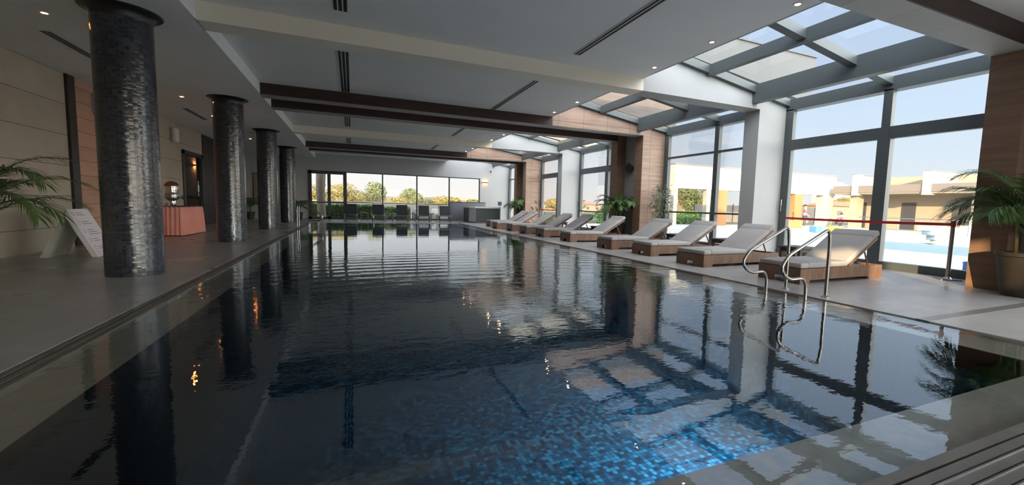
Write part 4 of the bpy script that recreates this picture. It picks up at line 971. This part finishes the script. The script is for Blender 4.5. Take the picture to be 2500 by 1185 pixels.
# main white outdoor portal wall
r = empty('outdoor_portal', (21.3, 24.44, GZ))
zt, zb = 4.33 - GZ, 2.63 - GZ
k = MB(); k.box(0, 18.1, 0, .5, zb, zt); k.build('header_wall', M['cream'], r)
k = MB(); k.box(-.05, 18.15, -.05, .55, zt, zt + .08); k.build('coping', M['coping'], r)
k = MB(); k.box(0, .35, 0, .4, 0, zb); k.build('post', M['cream'], r)
k = MB(); k.box(3.15, 3.5, 0, .4, 0, zb); k.build('post', M['cream'], r)
for x0, x1 in ((4.12, 5.22), (12.9, 13.85)): k = MB(); k.box(x0, x1, 0, .5, 0, zb); o = k.build('pillar', M['orange'], r); o['label'] = 'orange pillar'
k = MB(); k.box(16.66, 17.9, 0, .7, 0, zb); k.build('pillar', M['cream'], r)
tag(r, 'long cream outdoor portal wall with orange pillars beyond the terrace', 'building')
# right wing
r = empty('pool_pavilion', (38, 17, GZ))
def B(name, mat, x0, x1, y0, y1, z0, z1): k = MB(); k.box(x0 - 38, x1 - 38, y0 - 17, y1 - 17, z0 - GZ, z1 - GZ); return k.build(name, M[mat], r)
B('canopy', 'fasciagrey', 38, 41.5, 9, 23.8, 2.82, 3.39)
B('canopy_soffit', 'beige', 38.1, 41.5, 9, 23.7, 2.72, 2.815)
B('wall', 'beige', 41.5, 41.9, 9, 24.2, GZ, 4.2)
B('wall', 'beige', 41.55, 44.6, 22.3, 22.7, GZ, 3.0)
B('fin', 'cream', 37.9, 38.6, 21.8, 22.25, 2.6, 4.29)
B('fin', 'cream', 37.9, 38.6, 17.0, 17.5, 2.6, 4.29)
B('parapet', 'cream', 38.0, 44.6, 22.0, 22.3, 3.39, 4.29)
B('parapet', 'cream', 38.6, 48, 17.0, 17.4, 3.39, 4.29)
B('coping', 'coping', 37.9, 44.7, 21.9, 22.35, 4.29, 4.34)
B('coping', 'coping', 37.9, 48.1, 16.95, 17.5, 4.29, 4.34)
B('pillar', 'cream', 40.0, 41.4, 15.0, 15.5, GZ, 2.7)
B('pillar', 'beige', 38.6, 39.6, 22.2, 22.7, GZ, 2.7)
for y0 in (19.4, 23.0): B('door', 'winddark', 41.44, 41.49, y0, y0 + .95, GZ, 2.1)
B('terrace_wall', 'cream', 38.0, 38.3, 9, 16.0, GZ, .5)
tag(r, 'cream pavilion with dark canopy fascia on the right of the terrace', 'building')
# fence
r = empty('terrace_fence', (30, 31.5, GZ)); k = MB(); k.box(0, 18, 0, .04, .05, 1.75); k.build('mesh_panel', M['fence'], r)
for i in range(8): k = MB(); k.tube([(i * 2.5, -.04, 0), (i * 2.5, -.04, 1.9)], .04, 6); k.build('post', M['metaldark'], r)
tag(r, 'dark fabric covered fence behind the outdoor pillars', 'fence')

def leafy(name, loc, rx_, ry_, rz_, n, size, mat, seed, label, cat, trunk=None, parts=True, blobs=7):
    rnd = random.Random(seed); r = empty(name, loc); k = MB()
    cs = [(Vector((0, 0, 0)), 1.0)] if blobs <= 1 else [(Vector((rnd.uniform(-.55, .55) * rx_, rnd.uniform(-.5, .5) * ry_, rnd.uniform(-.45, .55) * rz_)), rnd.uniform(.4, .62)) for _ in range(blobs)]
    base = trunk if trunk else 0; cz = base + rz_
    for i in range(n):
        c_, s_ = cs[i % len(cs)]; v = Vector((rnd.gauss(0, 1), rnd.gauss(0, 1), rnd.gauss(0, 1))).normalized() * rnd.uniform(.75, 1.05)
        p = Vector((c_.x + v.x * rx_ * s_, c_.y + v.y * ry_ * s_, cz + c_.z + v.z * rz_ * s_))
        if p.z < base * .6 + .02: p.z = base * .6 + .02 + rnd.uniform(0, .1)
        a = Vector((rnd.gauss(0, 1), rnd.gauss(0, 1), rnd.gauss(0, 1))).normalized(); b_ = a.cross(v).normalized(); sz = size * rnd.uniform(.6, 1.3)
        k.add([p - a * sz * .5, p + b_ * sz * .35, p + a * sz * .5, p - b_ * sz * .35], [(0, 1, 2, 3)])
    k.build('foliage', M[mat], r)
    if trunk:
        t_ = MB(); t_.tube([(0, 0, 0), (.05, 0, base * .6), (0, 0, base + rz_ * .9)], [.12 * rz_, .09 * rz_, .04 * rz_], 8); t_.build('trunk', M['trunk'], r)
    else:
        # solid body inside so that the crown reads dense
        q = MB(); q.box(-rx_ * .7, rx_ * .7, -ry_ * .55, ry_ * .55, 0, rz_ * 1.45); q.build('inner_branches', M[mat], r)
    tag(r, label, cat); return r
# hedges outside
def hedge(x0, x1, y0, y1, h, n, seed, label, mat='hedge', size=.10):
    rnd = random.Random(seed); r = empty('hedge', ((x0 + x1) / 2, (y0 + y1) / 2, GZ)); a, b_ = (x1 - x0) / 2, (y1 - y0) / 2
    q = MB(); q.box(-a + .04, a - .04, -b_ + .04, b_ - .04, 0, h - .05); q.build('inner_branches', M[mat], r)
    k = MB()
    for i in range(n):
        f_ = rnd.random()
        if f_ < .6: p = Vector((rnd.uniform(-a, a), -b_ + rnd.uniform(-.05, .05), rnd.uniform(0, h)))
        elif f_ < .75: p = Vector(((-a if rnd.random() < .5 else a), rnd.uniform(-b_, b_), rnd.uniform(0, h)))
        else: p = Vector((rnd.uniform(-a, a), rnd.uniform(-b_, b_), h + rnd.uniform(-.08, .05)))
        d_ = Vector((rnd.gauss(0, 1), rnd.gauss(0, 1), rnd.gauss(0, 1))).normalized(); e_ = d_.orthogonal().normalized(); s_ = size * rnd.uniform(.6, 1.3)
        k.add([p - d_ * s_ * .5, p + e_ * s_ * .35, p + d_ * s_ * .5, p - e_ * s_ * .35], [(0, 1, 2, 3)])
    k.build('foliage', M[mat], r); tag(r, label, 'hedge'); return r
hedge(-3.5, 1.2, 29.65, 30.6, .95, 3500, 31, 'clipped green hedge outside the far glass door')
hedge(1.35, 3.6, 29.95, 30.7, .85, 1800, 32, 'shorter green hedge behind the second dark lounger')
hedge(7.0, 10.5, 29.75, 30.6, .95, 1800, 33, 'green hedge outside behind the hot tub')
hedge(21, 31, 29.0, 30.2, 1.0, 3500, 34, 'dark hedge beyond the orange outdoor pillar', size=.2)
hedge(12.5, 19, 29.4, 30.4, .75, 1800, 35, 'low hedge beyond the fourth glass bay', size=.16)
# thick tree trunk outside the far door
r = MB(); r.tube([(0, 0, 0), (.02, 0, .25), (0, 0, .9), (-.03, 0, 1.8), (0, 0, 2.7), (.02, .05, 3.4), (.05, .1, 6)], [.30, .25, .235, .25, .27, .25, .22], 22)
o = empty('tree', (-1.76, 29.15, GZ)); r.build('trunk', M['trunk'], o); tag(o, 'thick pale tree trunk standing outside the far glass door', 'tree')
# terrace parapet and railing beyond the far window
r = MB(); r.box(-6, 12, 32.0, 32.3, GZ, 1.06); o = r.build('parapet_wall', M['cream']); tag(o, 'cream parapet wall beyond the far window', 'wall')
r = empty('terrace_railing', (-3, 29.5, GZ)); k = MB(); k.tube([(0, 0, 1.12), (10.6, 0, 1.12)], .03, 6); k.build('handrail', M['metaldark'], r)
for i in range(6): k = MB(); k.tube([(i * 2.1, 0, 0), (i * 2.1, 0, 1.12)], .02, 6); k.build('post', M['metaldark'], r)
tag(r, 'thin dark metal railing outside the far window', 'railing')
r = empty('garden_urn', (6.5, 29.0, GZ)); MB().lathe([(.17, 0), (.19, .05), (.12, .12), (.13, .45), (.22, .75), (.27, .92), (.24, .98), (.2, .95)], n=24).build('vessel', M['terracotta'], r)
rnd = random.Random(4); k = MB()
for i in range(60):
    a = rnd.uniform(0, 6.28); d_ = Vector((math.cos(a) * .5, math.sin(a) * .5, 1)).normalized(); w_ = Vector((-math.sin(a), math.cos(a), 0)) * .02
    k.add([Vector((0, 0, .93)) - w_, Vector((0, 0, .93)) + w_, Vector((0, 0, .95)) + d_ * rnd.uniform(.15, .35)], [(0, 1, 2)])
k.build('foliage', M['hedge'], r); tag(r, 'terracotta urn with a small plant outside the far window', 'urn')
def gardenseat(x, label, mat):
    r = empty('outdoor_sofa', (x, 30.1, GZ)); k = MB(); k.rbox(-.5, .5, -.35, .35, .05, .42, .03, 1); k.build('seat', M[mat], r); k = MB(); k.rbox(-.5, .5, .25, .42, .35, .80, .03, 1); k.build('backrest', M[mat], r)
    for s_ in (-1, 1): k = MB(); k.rbox(s_ * .5 - .07, s_ * .5 + .07, -.35, .4, .05, .6, .02, 1); k.build('armrest', M[mat], r)
    tag(r, label, 'sofa')
gardenseat(4.35, 'grey outdoor sofa behind the middle dark lounger', 'greystone'); gardenseat(5.6, 'pale outdoor sofa behind the rightmost dark lounger', 'whitepl')

# trees beyond
tr = [(-3.2, 40, 2.3, 2.6, 1.35, 'treegold', 'golden tree crown left of the outdoor trunk'), (-.7, 46, 2.0, 2.2, 1.30, 'treegold', 'dense golden tree right of the outdoor trunk'), (1.75, 52, 1.8, 1.6, 1.6, 'treegreen', 'tallest greenish tree behind the first far pane'),
      (3.3, 41, 1.5, 1.5, .8, 'treegold', 'low golden bushy tree between the first two far panes'), (5.7, 47, 1.25, 1.4, 1.25, 'treegreen', 'rounded tree at the second far pane'), (8.2, 52, 1.1, 1.3, .80, 'treegreen', 'small tree at the left of the third far pane'),
      (12.5, 64, 2.6, 2.4, 1.15, 'treegold', 'wide olive tree in the middle of the third far pane'), (17.0, 66, 1.3, 1.4, .8, 'treegreen', 'small dark tree at the third far mullion')]
for i, (x, y, a, b_, h, mt, lb) in enumerate(tr):
    leafy('tree', (x, y, GZ), a, b_, h, 2600, .16 * (y / 45), mt, 50 + i, lb, 'tree', trunk=.25)
for i, (x, y, a, h, mt, lb) in enumerate(((46.5, 50, 2.3, 2.3, 'treegreen', 'round green tree between white and orange outdoor pillars'), (53.5, 55, 2.6, 2.2, 'treegreen', 'green tree to the right of the orange outdoor pillar'), (84, 50, 4.0, 2.3, 'treegold', 'green tree right of the cream outdoor pillar'),
                                           (31, 60, 3.2, 1.5, 'treegold', 'yellowish tree seen through the third glass bay'), (26, 75, 3, 1.3, 'treegreen', 'tree line seen through the fourth glass bay'))):
    leafy('tree', (x, y, GZ), a, a * .9, h, 2600, .3, mt, 80 + i, lb, 'tree', trunk=.3)
# houses
def house(x, y, w_, d_, h, label, roof='roofred', wall='house', nw=3, rz=0, tower=False):
    r = empty('house', (x, y, GZ - .05), R(rz)); k = MB(); k.box(-w_ / 2, w_ / 2, -d_ / 2, d_ / 2, 0, h); k.build('wall', M[wall], r)
    k = MB(); o_ = .3
    if tower: k.lathe([(w_ * .8, h), (.01, h + w_ * .9)], n=4, smooth=False)
    else:
        k.add([(-w_ / 2 - o_, -d_ / 2 - o_, h), (w_ / 2 + o_, -d_ / 2 - o_, h), (w_ / 2 + o_, d_ / 2 + o_, h), (-w_ / 2 - o_, d_ / 2 + o_, h), (-w_ / 4, 0, h + h * .35), (w_ / 4, 0, h + h * .35)], [(0, 1, 5, 4), (1, 2, 5), (2, 3, 4, 5), (3, 0, 4), (3, 2, 1, 0)])
    k.build('roof', M[roof], r)
    for i in range(nw):
        k = MB(); xx = -w_ / 2 + w_ * (i + .5) / nw; k.box(xx - w_ * .05, xx + w_ * .05, -d_ / 2 - .03, -d_ / 2 + .02, h * .4, h * .7); k.build('window', M['winddark'], r)
    tag(r, label, 'house')
house(92, 100, 7.5, 6, 2.6, 'small sandy house with red roof left of the round green tree')
house(97, 110, 2.2, 2.2, 5.0, 'slim sandy tower rising behind the small house', roof='coping', nw=1, tower=True)
house(57, 72, 6, 5, 2.6, 'yellow house with red roof seen behind the big palm')
house(48, 85, 7, 5, 1.8, 'low sandy house seen through the fourth glass bay')
house(74, 45, 12, 5, 2.4, 'long red roofed house above the dark fence')
house(100, 62, 7, 6, 6.2, 'tall pale block above the red roofed house', wall='cream', roof='coping', nw=3)
house(24, 92, 10, 6, 1.9, 'long low sandy house in the third far pane', nw=4, roof='house')
house(38, 88, 9, 6, 1.7, 'low sandy house in the fourth far pane', nw=4)
# distant hills
def hills(y, x0, x1, h, seed, mat, name, label):
    rnd = random.Random(seed); k = MB(); n_ = 60; top = []
    ph = [rnd.uniform(0, 6.28) for _ in range(4)]
    vs = []
    for i in range(n_ + 1):
        x = x0 + (x1 - x0) * i / n_; z = h * (.6 + .2 * math.sin(x * .013 + ph[0]) + .12 * math.sin(x * .031 + ph[1]) + .05 * math.sin(x * .07 + ph[2]))
        vs += [(x, y - 60, GZ - .1), (x, y, z), (x, y + 80, z * .9)]
    fs = []
    for i in range(n_):
        a = i * 3; fs += [(a, a + 3, a + 4, a + 1), (a + 1, a + 4, a + 5, a + 2)]
    k.add(vs, fs, True); o = k.build(name, M[mat]); tag(o, label, 'hills', kind='structure'); return o
hills(420, -400, 900, 9.5, 3, 'hill', 'hills', 'low dry hills on the horizon')

# people on the terrace ---------------------------------------------
def skin_mesh(name, joints, edges, radii, mat, parent, sub=2):
    me = bpy.data.meshes.new(name); me.from_pydata(joints, edges, []); o = bpy.data.objects.new(name, me); COL.objects.link(o); o.parent = parent
    m_ = o.modifiers.new('skin', 'SKIN'); m_.use_smooth_shade = True
    sv = me.skin_vertices[0].data
    for i, r_ in enumerate(radii): sv[i].radius = (r_, r_); sv[i].use_root = (i == 0)
    s_ = o.modifiers.new('sub', 'SUBSURF'); s_.levels = sub; s_.render_levels = sub; me.materials.append(mat); return o
def person(loc, rz, pose, shirt, label):
    r = empty('person', loc, R(rz))
    if pose == 'stand':
        J = [(0, 0, .95), (0, 0, 1.2), (0, 0, 1.42), (0, 0, 1.52), (0, -.01, 1.62), (0, -.01, 1.72), (-.18, 0, 1.40), (-.23, -.05, 1.12), (-.18, -.22, .95), (-.16, -.30, .90), (.18, 0, 1.40), (.24, -.02, 1.12), (.25, -.08, .86), (.25, -.10, .77),
             (-.1, 0, .9), (-.11, -.01, .5), (-.11, .02, .08), (-.11, -.13, .04), (.1, 0, .9), (.12, -.01, .5), (.13, .02, .08), (.14, -.13, .04)]
        top = [(0, 0, .93), (0, 0, 1.2), (0, 0, 1.41), (-.18, 0, 1.39), (-.225, -.04, 1.18), (.18, 0, 1.39), (.235, -.02, 1.18)]
        leg = [(0, 0, .93), (-.1, 0, .86), (-.11, -.01, .5), (-.11, .02, .12), (.1, 0, .86), (.12, -.01, .5), (.13, .02, .12)]
    else:
        J = [(0, 0, .45), (0, -.10, .68), (0, -.2, .88), (0, -.25, .97), (0, -.30, 1.06), (0, -.31, 1.15), (-.18, -.2, .86), (-.25, -.32, .62), (-.15, -.50, .50), (-.12, -.56, .46), (.18, -.2, .86), (.26, -.32, .62), (.16, -.50, .50), (.13, -.56, .46),
             (-.1, 0, .42), (-.16, -.38, .46), (-.14, -.22, .08), (-.14, -.36, .04), (.1, 0, .42), (.17, -.38, .46), (.15, -.22, .08), (.15, -.36, .04)]
        top = [(0, 0, .45), (0, -.10, .68), (0, -.2, .87), (-.18, -.2, .85), (-.24, -.3, .68), (.18, -.2, .85), (.25, -.3, .68)]
        leg = [(0, 0, .43), (-.1, -.02, .42), (-.16, -.37, .46), (-.14, -.23, .12), (.1, -.02, .42), (.17, -.37, .46), (.15, -.23, .12)]
    E_ = [(0, 1), (1, 2), (2, 3), (3, 4), (4, 5), (2, 6), (6, 7), (7, 8), (8, 9), (2, 10), (10, 11), (11, 12), (12, 13), (0, 14), (14, 15), (15, 16), (16, 17), (0, 18), (18, 19), (19, 20), (20, 21)]
    rad = [.13, .13, .12, .055, .085, .07, .055, .042, .034, .035, .055, .042, .034, .035, .09, .06, .04, .035, .09, .06, .04, .035]
    skin_mesh('body', J, E_, rad, M['skin'], r)
    skin_mesh('shirt', top, [(0, 1), (1, 2), (2, 3), (3, 4), (2, 5), (5, 6)], [.15, .15, .135, .075, .065, .075, .065], M[shirt], r)
    skin_mesh('trousers', leg, [(0, 1), (1, 2), (2, 3), (0, 4), (4, 5), (5, 6)], [.14, .105, .08, .065, .105, .08, .065], M['trouser'], r)
    hp = Vector(J[5]); k = MB(); k.lathe([(.085, -.06), (.105, -.01), (.09, .05), (.04, .085), (.0001, .09)], (hp.x, hp.y + .02, hp.z), 16); k.build('hair', M['hair'], r)
    tag(r, label, 'person'); return r
person((31.9, 21.9, GZ + .04), 30, 'stand', 'shirt_red', 'standing person in a red top on the terrace by the orange pillar')
person((37.0, 22.6, GZ + .04), 60, 'crouch', 'shirt_pink', 'crouching person in a magenta top beside the cream outdoor pillar')
